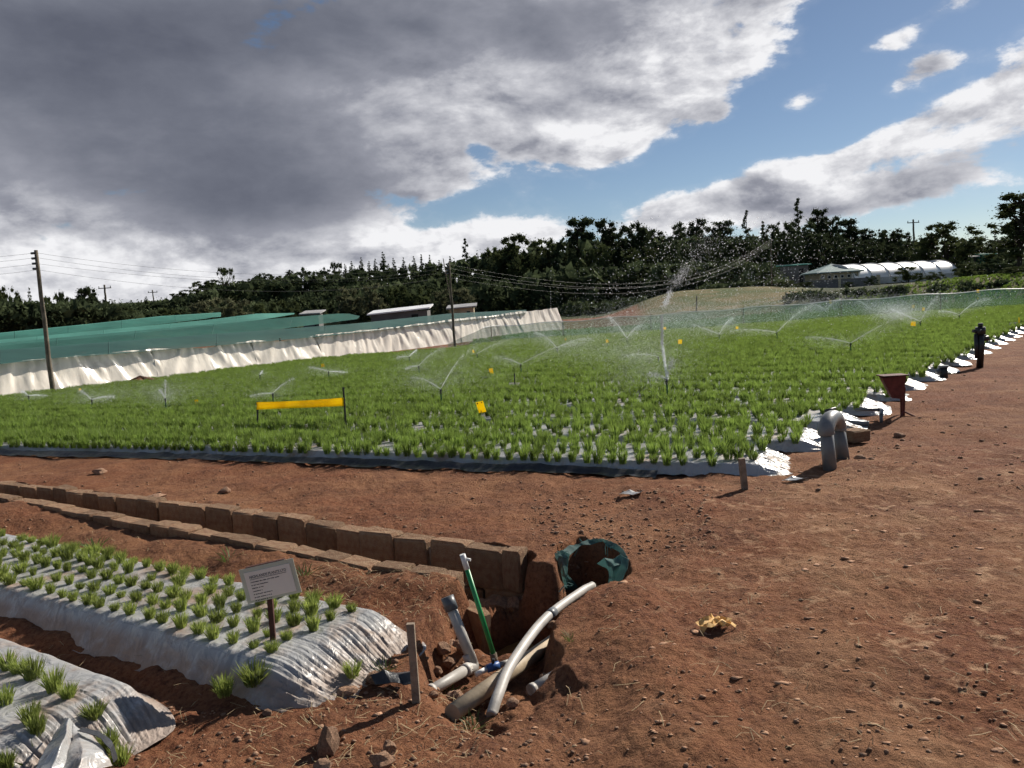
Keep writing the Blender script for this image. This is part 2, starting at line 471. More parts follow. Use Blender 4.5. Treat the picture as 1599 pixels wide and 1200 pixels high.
def net_material(name, rgb, open_frac, transl=0.45):
    m = bpy.data.materials.new(name); m.use_nodes = True
    nt = m.node_tree; X = NX(nt); bs = nt.nodes['Principled BSDF']
    tc = X.new('ShaderNodeTexCoord'); pos = tc.outputs['Object']
    n = X.ss(X.noise(pos, 0.8, 5.0, 0.6), 0.3, 0.7)
    c = X.mix(n, tuple(q * 0.78 for q in rgb) + (1,), tuple(rgb) + (1,))
    nt.links.new(c, bs.inputs['Base Color']); bs.inputs['Roughness'].default_value = 0.7
    tr = X.new('ShaderNodeBsdfTranslucent'); nt.links.new(c, tr.inputs[0])
    ms = X.new('ShaderNodeMixShader'); ms.inputs[0].default_value = transl
    nt.links.new(bs.outputs[0], ms.inputs[1]); nt.links.new(tr.outputs[0], ms.inputs[2])
    tp = X.new('ShaderNodeBsdfTransparent')
    m2 = X.new('ShaderNodeMixShader'); m2.inputs[0].default_value = open_frac
    nt.links.new(ms.outputs[0], m2.inputs[1]); nt.links.new(tp.outputs[0], m2.inputs[2])
    nt.links.new(m2.outputs[0], nt.nodes['Material Output'].inputs[0])
    return m
M_NET = net_material('green_shade_net', (0.055, 0.26, 0.205), 0.08)
M_NETD = net_material('shaded_apron_net', (0.036, 0.125, 0.108), 0.14, 0.30)  # same net darkened: shade of the front apron put into its colour
M_NETL = net_material('sunlit_tone_net', (0.115, 0.40, 0.325), 0.08)  # same net lightened: sunlight on the rear ridges painted into the colour
M_FENCENET = net_material('windbreak_net', (0.060, 0.150, 0.105), 0.42)
M_NETM = net_material('mid_shade_net', (0.050, 0.205, 0.165), 0.18)  # middle tone of the painted light and dark roof bands
M_TORNNET = net_material('torn_net', (0.085, 0.20, 0.19), 0.25)

M_SEED = mat('seedling_leaf', (0.165, 0.225, 0.045), 0.55, 0.35, 30, transl=0.45, second=(0.38, 0.44, 0.11))
M_CROP = mat('crop_leaf', (0.125, 0.205, 0.032), 0.5, 0.35, 9, transl=0.5, second=(0.29, 0.40, 0.085))
M_STONE = mat('sandy_block_stone', (0.40, 0.265, 0.16), 0.95, 0.2, 5, 1.0, 30, coords='Generated', second=(0.23, 0.125, 0.072))
M_MORTAR = mat('mortar', (0.27, 0.21, 0.16), 0.95, 0.25, 12, 0.5, 50)
M_ROCK = mat('field_stone', (0.30, 0.18, 0.115), 0.95, 0.35, 9, 0.7, 50)
M_PVC = mat('grey_pvc', (0.14, 0.145, 0.145), 0.42, 0.15, 9, 0.05, 80, spec=0.5)
M_PVCD = mat('dark_grey_pvc', (0.105, 0.115, 0.125), 0.42, 0.15, 9, spec=0.5)
M_PVCP = mat('dusty_grey_pvc', (0.36, 0.335, 0.30), 0.5, 0.2, 7, 0.06, 60, spec=0.5)
M_CREAM = mat('cream_pipe', (0.43, 0.34, 0.23), 0.55, 0.25, 8, 0.1, 40)
M_GREENP = mat('green_pipe', (0.010, 0.22, 0.06), 0.4, 0.15, 8, spec=0.5)
M_DKGREEN = mat('dark_green_stake', (0.012, 0.085, 0.035), 0.5, 0.2, 8)
M_WHITEP = mat('white_fitting', (0.72, 0.72, 0.70), 0.4, 0.08, 9)
M_BLUEP = mat('blue_fitting', (0.035, 0.09, 0.26), 0.4, 0.2, 9)
M_BLACK = mat('black_plastic', (0.014, 0.014, 0.015), 0.45, 0.3, 9, spec=0.5)
M_WOODG = mat('weathered_wood', (0.20, 0.155, 0.115), 0.9, 0.35, 14, 0.4, 60)
M_WOODB = mat('dark_red_wood', (0.075, 0.032, 0.024), 0.85, 0.3, 14, 0.3, 60)
M_POLE = mat('pole_wood', (0.115, 0.095, 0.070), 0.9, 0.35, 5, 0.4, 30)
M_WIRE = mat('wire', (0.07, 0.07, 0.068), 0.6, 0.1, 3)
M_PAPER = mat('paper', (0.93, 0.84, 0.74), 0.7, 0.05, 5)
M_LAMI = mat('laminate', (0.56, 0.58, 0.47), 0.25, 0.1, 5, spec=0.6)
M_INK = mat('ink', (0.06, 0.055, 0.06), 0.8, 0.05, 5)
M_YELLOW = mat('yellow_card', (0.95, 0.72, 0.014), 0.55, 0.12, 7, transl=0.45)
M_YBAND = mat('yellow_band_film', (0.95, 0.68, 0.012), 0.4, 0.15, 3, 0.2, 20, transl=0.45)
M_WATER = mat('muddy_water', (0.20, 0.11, 0.042), 0.12, 0.3, 4, spec=0.6)
M_RED = mat('rusty_red_steel', (0.105, 0.024, 0.018), 0.7, 0.35, 12, 0.2, 40)
M_DROP = mat('water_spray', (0.92, 0.94, 0.96), 0.15, 0.03, 3, spec=0.8, transl=0.5)
M_BARK = mat('bark', (0.050, 0.038, 0.028), 0.95, 0.3, 4, 0.5, 12)
M_LEAFD = mat('dark_foliage', (0.048, 0.068, 0.034), 0.95, 0.45, 0.30, transl=0.28, second=(0.095, 0.118, 0.058), spec=0.03)
M_LEAFM = mat('mid_foliage', (0.066, 0.088, 0.034), 0.95, 0.45, 0.35, transl=0.28, second=(0.120, 0.140, 0.058), spec=0.03)
M_LEAFL = mat('pale_foliage', (0.115, 0.125, 0.060), 0.95, 0.4, 0.5, transl=0.28, second=(0.23, 0.23, 0.135), spec=0.03)
M_STRAW = mat('dry_straw', (0.36, 0.27, 0.15), 0.8, 0.3, 9)
M_WEED = mat('weed_leaf', (0.07, 0.10, 0.025), 0.6, 0.4, 9, transl=0.4)
M_YPAPER = mat('tan_crumpled_paper', (0.62, 0.38, 0.14), 0.6, 0.15, 12)
M_WHITEROOF = mat('white_sheet_roof', (0.70, 0.70, 0.70), 0.35, 0.08, 0.6)
M_GREENROOF = mat('grey_green_roof', (0.14, 0.20, 0.19), 0.5, 0.2, 0.8)
M_CREAMWALL = mat('cream_wall', (0.48, 0.40, 0.27), 0.85, 0.15, 1.0)
M_BLOCKWALL = mat('grey_block_wall', (0.17, 0.165, 0.16), 0.9, 0.2, 1.0)
M_DARK = mat('dark_opening', (0.012, 0.012, 0.012), 0.6, 0.2, 1.0)
M_TIN = mat('tin_sheet', (0.38, 0.37, 0.36), 0.45, 0.2, 0.8)
M_TUNNEL = mat('white_tunnel_film', (0.82, 0.82, 0.80), 0.45, 0.06, 0.5, transl=0.1)

# ------------------------------------------------------------------ ground
def build_ground():
    az = np.concatenate([np.linspace(-180, -46, 40, endpoint=False), np.linspace(-46, 44, 660), np.linspace(44, 180, 40)[1:]])
    az = np.radians(az)
    r = [0.25]
    while r[-1] < 1800:
        d = r[-1]
        g = 0.05 if d < 1.6 else (0.0052 if d < 11 else (0.012 if d < 60 else 0.035))
        r.append(d * (1 + g))
    r = np.array(r)
    A, Rr = np.meshgrid(az, r)
    x = (Rr * np.sin(A)).ravel(); y = (Rr * np.cos(A)).ravel()
    z = ground_h(x, y)
    nA, nR = len(az), len(r)
    i = np.arange(nR - 1)[:, None] * nA + np.arange(nA - 1)[None, :]
    F = np.stack([i, i + nA, i + nA + 1, i + 1], -1).reshape(-1, 4)
    V = np.stack([x, y, z], 1)
    V = np.vstack([V, [[0, 0, gz(0, 0.3)]]])
    me = np_mesh('ground', V, F[:, ::-1], M_SOIL, smooth=True)
    # zones: R rough grass, G dry grass, B wet mud
    a = np.degrees(np.arctan2(x, y)); d = np.hypot(x, y)
    nz = fbm(x, y, 0.12, 4, 41)
    gr = sstep(62, 78, d + 14 * nz)
    gr = np.maximum(gr, sstep(36, 42, d) * sstep(13, 16, a))
    gr = gr * np.where((a > -4) & (a < 9.5) & (d < 78), 0.0, 1.0)
    dry = sstep(9.0, 10.5, a) * sstep(23, 19, a) * sstep(49, 53, d + 6 * nz) * sstep(92, 80, d)
    dry = np.maximum(dry, 0.8 * sstep(25, 29, a) * sstep(50, 54, d) * sstep(62, 58, d))
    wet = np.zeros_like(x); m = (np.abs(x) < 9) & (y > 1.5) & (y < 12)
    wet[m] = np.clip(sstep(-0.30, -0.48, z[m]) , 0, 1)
    Cc = np.zeros((len(V), 4), np.float32); Cc[:-1, 0] = gr; Cc[:-1, 1] = dry; Cc[:-1, 2] = wet; Cc[:, 3] = 1
    at = me.color_attributes.new('zone', 'FLOAT_COLOR', 'POINT'); at.data.foreach_set('color', Cc.ravel())
    tag(link('ground', me), kind='structure')
build_ground()

# ------------------------------------------------------------------ mulched beds
def bed_mesh(C, ax, nb, L, hw, h, name, m, fine=0.02, seed=0, zfun=None, pleat=1.0, nv=46, flat=0.62, coarse=0.25):
    us = [-0.16]
    while us[-1] < L:
        u = us[-1]; us.append(u + (fine if u < 0.75 else min(coarse, fine + (u - 0.75) * 0.10)))
    us = np.array(us); vs = np.linspace(-1, 1, nv)
    U, V = np.meshgrid(us, vs, indexing='ij')
    hwv = hw * (1.0 + 0.03 * np.sin(U * 2.1 + seed))
    # plan: rounded end
    endw = np.sqrt(np.clip(1 - np.clip((0.30 - U) / 0.46, 0, 1) ** 2.2, 0.0, 1))
    Vw = V * hwv * (0.55 + 0.45 * endw)
    prof = 1 - sstep(flat, 1.0, np.abs(V)) ** 1.1
    endp = sstep(-0.16, 0.20, U)
    hgt = h * prof * endp
    x = C[0] + ax[0] * U + nb[0] * Vw; y = C[1] + ax[1] * U + nb[1] * Vw
    # pleats running down the slope at the end and the sides
    ang = V * 19 + 3.5 * fbm(U * .5, V, 2.0, 2, seed + 3)
    wend = sstep(0.45, 0.05, U) * sstep(-0.18, -0.02, U)
    pl = ((np.sin(ang * 2.3) * .8 + 0.8 * np.sin(ang * 5.3 + 1)) * (.35 + 1.5 * np.abs(fbm(U * .7, V * 3, 1.6, 2, seed + 6))) + .5 * np.sin(ang * 11 + 7 * fbm(U, V, 4, 2, seed + 7)) + .5 * fbm(U * 2, V * 9, 1.5, 3, seed + 4)) * wend * 0.0052 * pleat
    side = sstep(flat - 0.1, 0.85, np.abs(V)) * (1 - wend)
    pl = pl + side * 0.010 * pleat * (.5 + fbm(U, V, 2.0, 2, seed + 9)) * np.sin(U * 37 + V * 6 + 6 * fbm(U, V, 1.1, 2, seed + 8)) * sstep(-0.1, 0.4, U)
    lump = 0.010 * fbm(x, y, 4.5, 3, seed + 5) * prof
    zb = zfun(x.ravel(), y.ravel()).reshape(x.shape)
    z = zb + hgt + pl + lump + 0.006
    x = x - ax[0] * pl * 0.8; y = y - ax[1] * pl * 0.8
    n0, n1 = U.shape
    i = np.arange(n0 - 1)[:, None] * n1 + np.arange(n1 - 1)[None, :]
    F = np.stack([i, i + n1, i + n1 + 1, i + 1], -1).reshape(-1, 4)
    return np_mesh(name, np.stack([x, y, z], -1).reshape(-1, 3), F, m, smooth=True)
def bed_top(u, v, hw, h, flat=0.62):
    e = float(sstep(-0.16, 0.20, np.array(u)))
    return h * e * float(1 - sstep(flat, 1.0, np.abs(np.array(v / hw))))

BH, BW = 0.105, 0.46
flatz = lambda x, y: 0 * x - 0.045
b1 = link('raised_bed', bed_mesh(BED_C, AX, NB, 7.5, BW, BH + 0.045, 'raised_bed', M_MULCH, zfun=flatz, seed=2, nv=150, fine=0.014, coarse=.12))
tag(b1, 'raised bed under silver plastic film with pleated end, behind the paper sign', 'planting bed')
BED2_C = np.array([-1.70, 2.81])
b2 = link('raised_bed', bed_mesh(BED2_C, AX, NB, 6.0, 0.40, 0.13, 'raised_bed', M_MULCH, zfun=flatz, seed=11, nv=120, fine=0.014, coarse=.12))
tag(b2, 'low torn plastic-covered bed in the bottom corner, cut by the frame', 'planting bed')

# ------------------------------------------------------------------ plants
def tuft(n, h, spread, w, seed, mat_, seg=3, lean=0.5):
    r = np.random.default_rng(seed)
    V = []; F = []
    for i in range(n):
        a = r.uniform(0, 2 * math.pi); b = math.sqrt(r.uniform(0, 1)) * spread * 0.45
        base = np.array([math.cos(a) * b, math.sin(a) * b, 0])
        out = np.array([math.cos(a + r.normal(0, .5)), math.sin(a + r.normal(0, .5)), 0])
        hh = h * r.uniform(0.55, 1.08) * (1 - 0.25 * b / spread); ln = lean * spread * r.uniform(0.2, 1.25)
        side = np.array([-out[1], out[0], 0]); tw = r.uniform(0, math.pi); side = side * math.cos(tw) + out * math.sin(tw)
        o = len(V)
        for k in range(seg):
            t = k / seg
            c = base + out * ln * t ** 1.6 + np.array([0, 0, hh * t])
            ww = w * (0.75 + 0.5 * t) * (1 if k else 0.7)
            V += [c - side * ww / 2, c + side * ww / 2]
        V.append(base + out * ln + np.array([0, 0, hh]))
        for k in range(seg - 1): F.append((o + 2*k, o + 2*k + 1, o + 2*k + 3, o + 2*k + 2))
        F.append((o + 2*seg - 2, o + 2*seg - 1, o + 2*seg))
    mb = MB(); mb.v = [tuple(q) for q in V]; mb.f = F
    return mb.mesh('leaves', mat_)
SEEDM = [tuft(180, 0.080, 0.052, 0.0028, 100 + i, M_SEED, lean=0.52) for i in range(7)]
CROPM = [tuft(105, 0.148, 0.074, 0.0046, 200 + i, M_CROP, lean=0.58) for i in range(7)]

def put_seedling(x, y, z, s, label, group, mesh=None, name='seedling_plant'):
    o = link(name, mesh or random.choice(SEEDM), loc=(x, y, z)); o.rotation_euler = (0, 0, random.uniform(0, 6.28))
    o.scale = (s * random.uniform(.9, 1.15),) * 2 + (s * random.uniform(.85, 1.2),)
    return tag(o, label, 'plant', group)
for v in (-0.255, -0.125, 0.005, 0.135, 0.255):
    u = 0.24 + random.uniform(0, .06)
    while u < 5.4:
        uu = u + random.gauss(0, .014); vv = v + random.gauss(0, .009)
        x, y = BED_C + AX * uu + NB * vv
        px_ok = x / y > -0.86
        if px_ok and random.random() > 0.07:
            z = -0.045 + bed_top(uu, vv, BW, BH + 0.045) + 0.002
            s = random.uniform(.65, 1.12) * (1.0 + 0.2 * (u > 2.2) * random.random())
            put_seedling(x, y, z, s, 'small bushy green seedling growing through the silver film of the signposted bed', 'seedlings in the signposted bed')
        u += 0.13
# larger plants named in the photo
for (px, py, s, lab) in ((395, 1040, 1.55, 'big dark bushy seedling at the corner of the signposted bed, largest in it'),
                         (347, 1048, 1.15, 'dark seedling beside the biggest plant on the bed corner'),
                         (548, 1020, 1.15, 'dark plant poking from a tear in the pleated end of the film')):
    q = P(px, py, 0.11); u = np.dot(q[:2] - BED_C, AX); v = np.dot(q[:2] - BED_C, NB)
    put_seedling(q[0], q[1], max(0.0, -0.045 + bed_top(u, v, BW, BH + 0.045)) + 0.0, s, lab, None)
for i, (px, py, s) in enumerate(((12, 1045, 1.0), (52, 1060, 1.2), (85, 1078, 1.15), (107, 1090, .9), (8, 1100, 1.1), (48, 1128, 1.0), (58, 1140, 1.1),
                                 (145, 1108, 1.0), (165, 1130, 1.15), (182, 1145, 1.0), (120, 1188, 1.0), (8, 1180, .9), (30, 1050, 1.0))):
    q = P(px, py, 0.09)
    u = np.dot(q[:2] - BED2_C, AX); v = np.dot(q[:2] - BED2_C, NB)
    put_seedling(q[0], q[1], -0.045 + bed_top(u, v, 0.40, 0.13), s, 'leggy green seedling on the torn bed in the bottom corner', 'seedlings on the torn corner bed')

# torn flap of film on the corner bed
def flap(name, pts, m, label, cat):
    """sheet through a grid of 3D points, with thickness"""
    G = np.array(pts, float); R, Cc, _ = G.shape
    # densify
    def dens(G, k, ax):
        n = G.shape[ax]; t = np.linspace(0, n - 1, (n - 1) * k + 1); i = np.minimum(t.astype(int), n - 2); f = t - i
        f = f * f * (3 - 2 * f)
        sh = [1, 1, 1]; sh[ax] = -1; f = f.reshape(sh)
        return np.take(G, i, ax) * (1 - f) + np.take(G, i + 1, ax) * f
    G = dens(dens(G, 8, 0), 8, 1)
    G = G + 0.012 * np.stack([fbm(G[..., 0] * 9, G[..., 1] * 9 + G[..., 2] * 7, 1.3, 3, 60 + k) for k in range(3)], -1)
    mb = MB(); mb.grid(G); o = mb.build(name, m, smooth=True)
    md = o.modifiers.new('thickness', 'SOLIDIFY'); md.thickness = 0.002
    return tag(o, label, cat)
def pz(px, py, z): return P(px, py, z)
flap('torn_film', [[pz(48, 1212, .09), pz(66, 1180, .10), pz(84, 1150, .095), pz(104, 1122, .11)], [pz(70, 1214, .10), pz(88, 1184, .13), pz(102, 1152, .15), pz(110, 1124, .14)], [pz(90, 1214, .09), pz(104, 1186, .10), pz(112, 1156, .11), pz(116, 1130, .12)], [pz(118, 1212, .10), pz(126, 1184, .13), pz(126, 1160, .12), pz(124, 1136, .115)], [pz(176, 1194, .05), pz(164, 1172, .08), pz(150, 1156, .085), pz(136, 1142, .09)]],
     M_MULCH, 'torn crumpled flap of plastic film lying loose on the corner bed', 'plastic film')
flap('black_film_fold', [[pz(122, 1140, .14), pz(132, 1134, .13)], [pz(150, 1148, .115), pz(158, 1142, .11)], [pz(172, 1170, .09), pz(178, 1162, .085)], [pz(178, 1190, .05), pz(184, 1184, .045)]],
     M_BLACKFILM, 'rolled dark edge of film beside the torn flap', 'plastic film')

# ------------------------------------------------------------------ the crop field
RF = np.array([-0.908, 0.418]); NF = np.array([0.418, 0.908])
E0 = P(1050, 742)[:2]
N0 = float(E0 @ NF)
BND = [PT(*q)[:2] for q in ((1188, 752), (1265, 712), (1340, 668), (1430, 612), (1520, 563), (1599, 520))]
def right_end(n):
    """x,y where the row at offset n meets the track edge"""
    ns = [float(b @ NF) for b in BND]
    if n <= ns[0]: p = BND[0] + (BND[1] - BND[0]) * (n - ns[0]) / (ns[1] - ns[0])
    elif n >= ns[-1]: p = BND[-1] + (BND[-1] - BND[-2]) * (n - ns[-1]) / (ns[-1] - ns[-2])
    else:
        for i in range(len(ns) - 1):
            if ns[i] <= n <= ns[i + 1]:
                p = BND[i] + (BND[i + 1] - BND[i]) * (n - ns[i]) / (ns[i + 1] - ns[i]); break
    return p
PITCHB, HWB = 1.12, 0.47
WALLB = [PT(*q) for q in ((-120, 633), (0, 621), (85, 614), (190, 605), (262, 596), (400, 580), (500, 570), (600, 554), (710, 542), (825, 520), (880, 508))]
_raw = np.array(WALLB); _cf = np.polyfit(_raw[:, 0], _raw[:, 1], 1)
def _on_line(p):
    k = _cf[1] / (p[1] - _cf[0] * p[0]); q = np.array([p[0] * k, p[1] * k, 0.0]); q[2] = float(base_h(q[0], q[1])); return q
WALLB = [_on_line(p) for p in WALLB]
WBX = [p[0] for p in WALLB]; WBY = [p[1] for p in WALLB]
def behind_wall(x, y): return y > np.interp(x, WBX, WBY) - 0.7
FENCE = [PT(*q) for q in ((700, 549), (782, 537), (900, 530), (1000, 523), (1100, 517), (1250, 506), (1420, 494), (1599, 482), (1700, 475))]
FX = [p[0] for p in FENCE]; FY = [p[1] for p in FENCE]
def fence_y(x): return np.interp(x, FX, FY)

rowpts = []; VPROF = {v: float(1 - sstep(.80, 1, np.array(abs(v) / HWB))) for v in (-0.41, -0.205, 0.0, 0.205, 0.41)}
k = 0
while k < 34:
    n = N0 + HWB + k * PITCHB
    e = right_end(n); 
    if e[1] > 44: break
    s_end = float(e @ RF)                                   # coordinate along the row
    C = e + RF * 0.10
    L = 16 if k == 0 else 60
    # stop each sheet before the shade house wall or the far fence
    uu = np.arange(0.5, 62, 0.5); xx = C[0] + RF[0] * uu; yy = C[1] + RF[1] * uu
    bad = behind_wall(xx, yy) | (yy > fence_y(xx) - 0.5)
    L = float(uu[bad][0]) - 0.4 if bad.any() else 60.0
    if L > 2:
        me = bed_mesh(C, RF, NF, L, HWB, 0.10, 'mulch_bed', M_FILM, fine=0.02 if k < 6 else 0.06, seed=30 + k, zfun=base_h, nv=90 if k < 6 else 20, flat=.80, pleat=1.5, coarse=0.5)
        o = link('mulch_bed', me)
        if k == 0: tag(o, 'front bed of the crop field with white crinkled film at its end', 'planting bed', 'mulched beds of the crop field')
        elif k == 1: tag(o, 'second crop bed, its crinkled white film end beside the bent grey pipe', 'planting bed', 'mulched beds of the crop field')
        else: tag(o, 'long mulched crop bed with a white film end at the dirt track', 'planting bed', 'mulched beds of the crop field')
        for v in (-0.41, -0.205, 0.0, 0.205, 0.41):
            u = 0.14 + random.uniform(0, .1)
            step = 0.128 if k < 14 else 0.14
            while u < L - 0.2:
                x, y = C + RF * (u + random.gauss(0, .012)) + NF * (v + random.gauss(0, .012))
                if -0.80 < x / y < 0.78 and random.random() > (0.16 if (u < 5 and k < 6) else 0.04):
                    rowpts.append((x, y, 0.10 * VPROF[v] * min(1.0, (u + .16) / .36) + 0.004, k))
                u += step
    k += 1
rp = np.array(rowpts); rp[:, 2] += base_h(rp[:, 0], rp[:, 1])
order = np.argsort(rp[:, 0] ** 2 + rp[:, 1] ** 2)
rp = rp[order]
for i in range(300):
    x, y, z, kk = rp[i]
    o = link('crop_plant', random.choice(CROPM), loc=(x, y, z)); s = random.uniform(.8, 1.15)
    o.scale = (s, s, s * random.uniform(.85, 1.15)); o.rotation_euler = (0, 0, random.uniform(0, 6.28))
    tag(o, 'tufted green crop plant near the front edge of the irrigated field', 'plant', 'crop plants along the front of the field')
rest = rp[300:]
# more field beyond the green fence
ey = rng.uniform(31, 52, 16000); ex_ = rng.uniform(-2, ey * 0.76)
eok = (ey > fence_y(ex_) + 0.4) & (ey < 50 + 0.08 * ex_); ex_, ey = ex_[eok], ey[eok]
ext = np.stack([ex_, ey, base_h(ex_, ey)], 1)
allp = np.vstack([rest[:, :3], ext])
def scatter(name, pts, protos, smin, smax, label, cat):
    me = bpy.data.meshes.new(name); me.vertices.add(len(pts)); me.vertices.foreach_set('co', np.asarray(pts, np.float32).ravel()); me.update()
    o = link(name, me)
    ng = bpy.data.node_groups.new(name, 'GeometryNodeTree')
    ng.interface.new_socket('Geometry', in_out='INPUT', socket_type='NodeSocketGeometry')
    ng.interface.new_socket('Geometry', in_out='OUTPUT', socket_type='NodeSocketGeometry')
    N = ng.nodes; Lk = ng.links
    gi = N.new('NodeGroupInput'); go = N.new('NodeGroupOutput')
    j = N.new('GeometryNodeJoinGeometry')
    for p in protos:
        oi = N.new('GeometryNodeObjectInfo'); oi.transform_space = 'ORIGINAL'; oi.inputs['Object'].default_value = p; oi.inputs['As Instance'].default_value = True
        Lk.new(oi.outputs['Geometry'], j.inputs[0])
    ip = N.new('GeometryNodeInstanceOnPoints'); ip.inputs['Pick Instance'].default_value = True
    ri = N.new('FunctionNodeRandomValue'); ri.data_type = 'INT'; ri.inputs[4].default_value = 0; ri.inputs[5].default_value = len(protos) - 1
    rr = N.new('FunctionNodeRandomValue'); rr.data_type = 'FLOAT_VECTOR'; rr.inputs[0].default_value = (-.08, -.08, 0); rr.inputs[1].default_value = (.08, .08, 6.283)
    rs = N.new('FunctionNodeRandomValue'); rs.data_type = 'FLOAT'; rs.inputs[2].default_value = smin; rs.inputs[3].default_value = smax; rs.inputs['Seed'].default_value = 5
    Lk.new(gi.outputs[0], ip.inputs['Points']); Lk.new(j.outputs[0], ip.inputs['Instance'])
    Lk.new(ri.outputs[2], ip.inputs['Instance Index']); Lk.new(rr.outputs[0], ip.inputs['Rotation']); Lk.new(rs.outputs[1], ip.inputs['Scale'])
    Lk.new(ip.outputs[0], go.inputs[0])
    md = o.modifiers.new('scatter', 'NODES'); md.node_group = ng
    tag(o, label, cat, kind='stuff')
    return o
crop_objs = [o for o in COL.objects if o.name.startswith('crop_plant')]
protos = []; seen = set()
for o in crop_objs:
    if o.data.name not in seen: seen.add(o.data.name); protos.append(o)
scatter('crop_plants', allp, protos, .8, 1.2, 'dense rows of low green crop filling the irrigated field', 'crop')

# black hem of film along the front of the field
hem = MB(); us = np.linspace(0.9, 15, 240); G = []
for u in us:
    p = right_end(N0) + RF * u
    w = 0.012 * math.sin(u * 9) + 0.03 * float(vnoise(np.array(u * 1.3), np.array(0.3)))
    rows = []
    for t, zz in ((-0.03, .045), (-.06, .034), (-.085, .012), (-.11 + w, .002), (-.15 + 2 * w, .000)):
        q = p + NF * t; rows.append((q[0], q[1], max(float(base_h(q[0], q[1])), gz(q[0], q[1])) + zz + 0.008 + 0.022 * float(vnoise(np.array(u * 7), np.array(t * 30)))))
    G.append(rows)
hem.grid(np.array(G)); ho = hem.build('black_film_hem', M_BLACKFILM, smooth=True)
tag(ho, 'dark plastic hem running along the front edge of the crop field', 'plastic film')

# ------------------------------------------------------------------ stone walls of the ditch
def block_mesh(seed):
    bm = bmesh.new(); bmesh.ops.create_cube(bm, size=1.0)
    bmesh.ops.bevel(bm, geom=bm.edges[:], offset=0.07, segments=1, affect='EDGES')
    r = random.Random(seed)
    for v in bm.verts:
        v.co += Vector((r.uniform(-.03, .03), r.uniform(-.04, .04), r.uniform(-.04, .04)))
    me = bpy.data.meshes.new('block'); bm.to_mesh(me); bm.free(); me.materials.append(M_STONE); return me
BLK = [block_mesh(i) for i in range(8)]
def polyline(pts):
    pts = [np.array(p[:2]) for p in pts]; L = [0]
    for a, b in zip(pts, pts[1:]): L.append(L[-1] + np.linalg.norm(b - a))
    def at(s):
        s = max(0, min(L[-1], s))
        for i in range(len(pts) - 1):
            if s <= L[i + 1] + 1e-9:
                d = (pts[i + 1] - pts[i]) / (L[i + 1] - L[i]); return pts[i] + d * (s - L[i]), d
    return at, L[-1]
def lay(parent, line, z, h, th, side, blen, seed, origin):
    at, L = polyline(line); r = random.Random(seed); s = 0.0
    while s < L - 0.06:
        l = min(blen * r.uniform(.8, 1.2), L - s)
        p, d = at(s + l / 2); n = np.array([-d[1], d[0]]) * side
        c = p + n * (th / 2 + r.uniform(-.012, .012))
        o = link('block', r.choice(BLK), parent)
        o.location = (c[0] - origin[0], c[1] - origin[1], z - h / 2 + r.uniform(-.012, .012) + float(base_h(c[0], c[1])) - origin[2])
        o.scale = (l - 0.004, th, h); o.rotation_euler = (0, 0, math.atan2(d[1], d[0]) + r.uniform(-.03, .03))
        s += l
    # mortar core, slightly behind the faces
    G = []
    mb = MB()
    for k in range(40):
        pass
    return
def wall_core(parent, line, z, h, th, side, origin):
    at, L = polyline(line); rows = []
    for s in np.linspace(0.02, L - 0.02, 60):
        p, d = at(s); n = np.array([-d[1], d[0]]) * side
        a = p + n * 0.022; b = p + n * (th - 0.022); zb = float(base_h(a[0], a[1])) - origin[2]
        rows.append([(a[0]-origin[0], a[1]-origin[1], zb + z - h), (a[0]-origin[0], a[1]-origin[1], zb + z - .02), (b[0]-origin[0], b[1]-origin[1], zb + z - .02), (b[0]-origin[0], b[1]-origin[1], zb + z - h)])
    mb = MB(); mb.grid(np.array(rows)); mb.build('mortar', M_MORTAR, parent)
o0 = np.array([WA[-1][0], WA[-1][1], -.4])
w = empty('stone_wall', o0, 'back wall of the ditch, squared stone blocks standing taller, below the crop field', 'wall')
lay(w, WA, 0.03, 0.27, 0.13, 1, 0.31, 5, o0)
lay(w, WA, -0.245, 0.20, 0.15, 1, 0.36, 6, o0)
wall_core(w, WA, 0.0, 0.42, 0.13, 1, o0)
o0 = np.array([WB[-1][0], WB[-1][1], -.4])
w = empty('stone_wall', o0, 'front wall of the ditch, low sandy stones with sunlit tops next to the seedling bed', 'wall')
lay(w, WB, 0.03, 0.20, 0.14, -1, 0.27, 7, o0)
lay(w, WB, -0.205, 0.21, 0.12, -1, 0.36, 8, o0)
wall_core(w, WB, -0.01, 0.40, 0.115, -1, o0)
# broken lower ledge at the end of the back wall
o0 = np.array([WA[-1][0], WA[-1][1], -.5]); d0 = np.array(WA[-1][:2]) - np.array(WA[-2][:2]); d0 /= np.linalg.norm(d0)
w = empty('stone_ledge', o0, 'broken stone ledge jutting into the pit under the wall end', 'ledge')
for i, (t, l) in enumerate(((-0.30, .26), (-.02, .28))):
    p = np.array(WA[-1][:2]) + d0 * (t + l / 2 + .05) + np.array([0.0, -0.03])
    o = link('block', BLK[i], w, (p[0] - o0[0], p[1] - o0[1], 0.14 - .02 * i)); o.scale = (l, .2, .17); o.rotation_euler = (0, .05, math.atan2(d0[1], d0[0]))
o0 = P(705, 960, -.12)
st = link('leaning_slab', BLK[3], loc=P(742, 985, -.30)); st.scale = (.17, .09, .30); st.rotation_euler = (.1, .12, -.7)
tag(st, 'upright broken stone slab in the pit behind the capped grey pipe', 'stone')

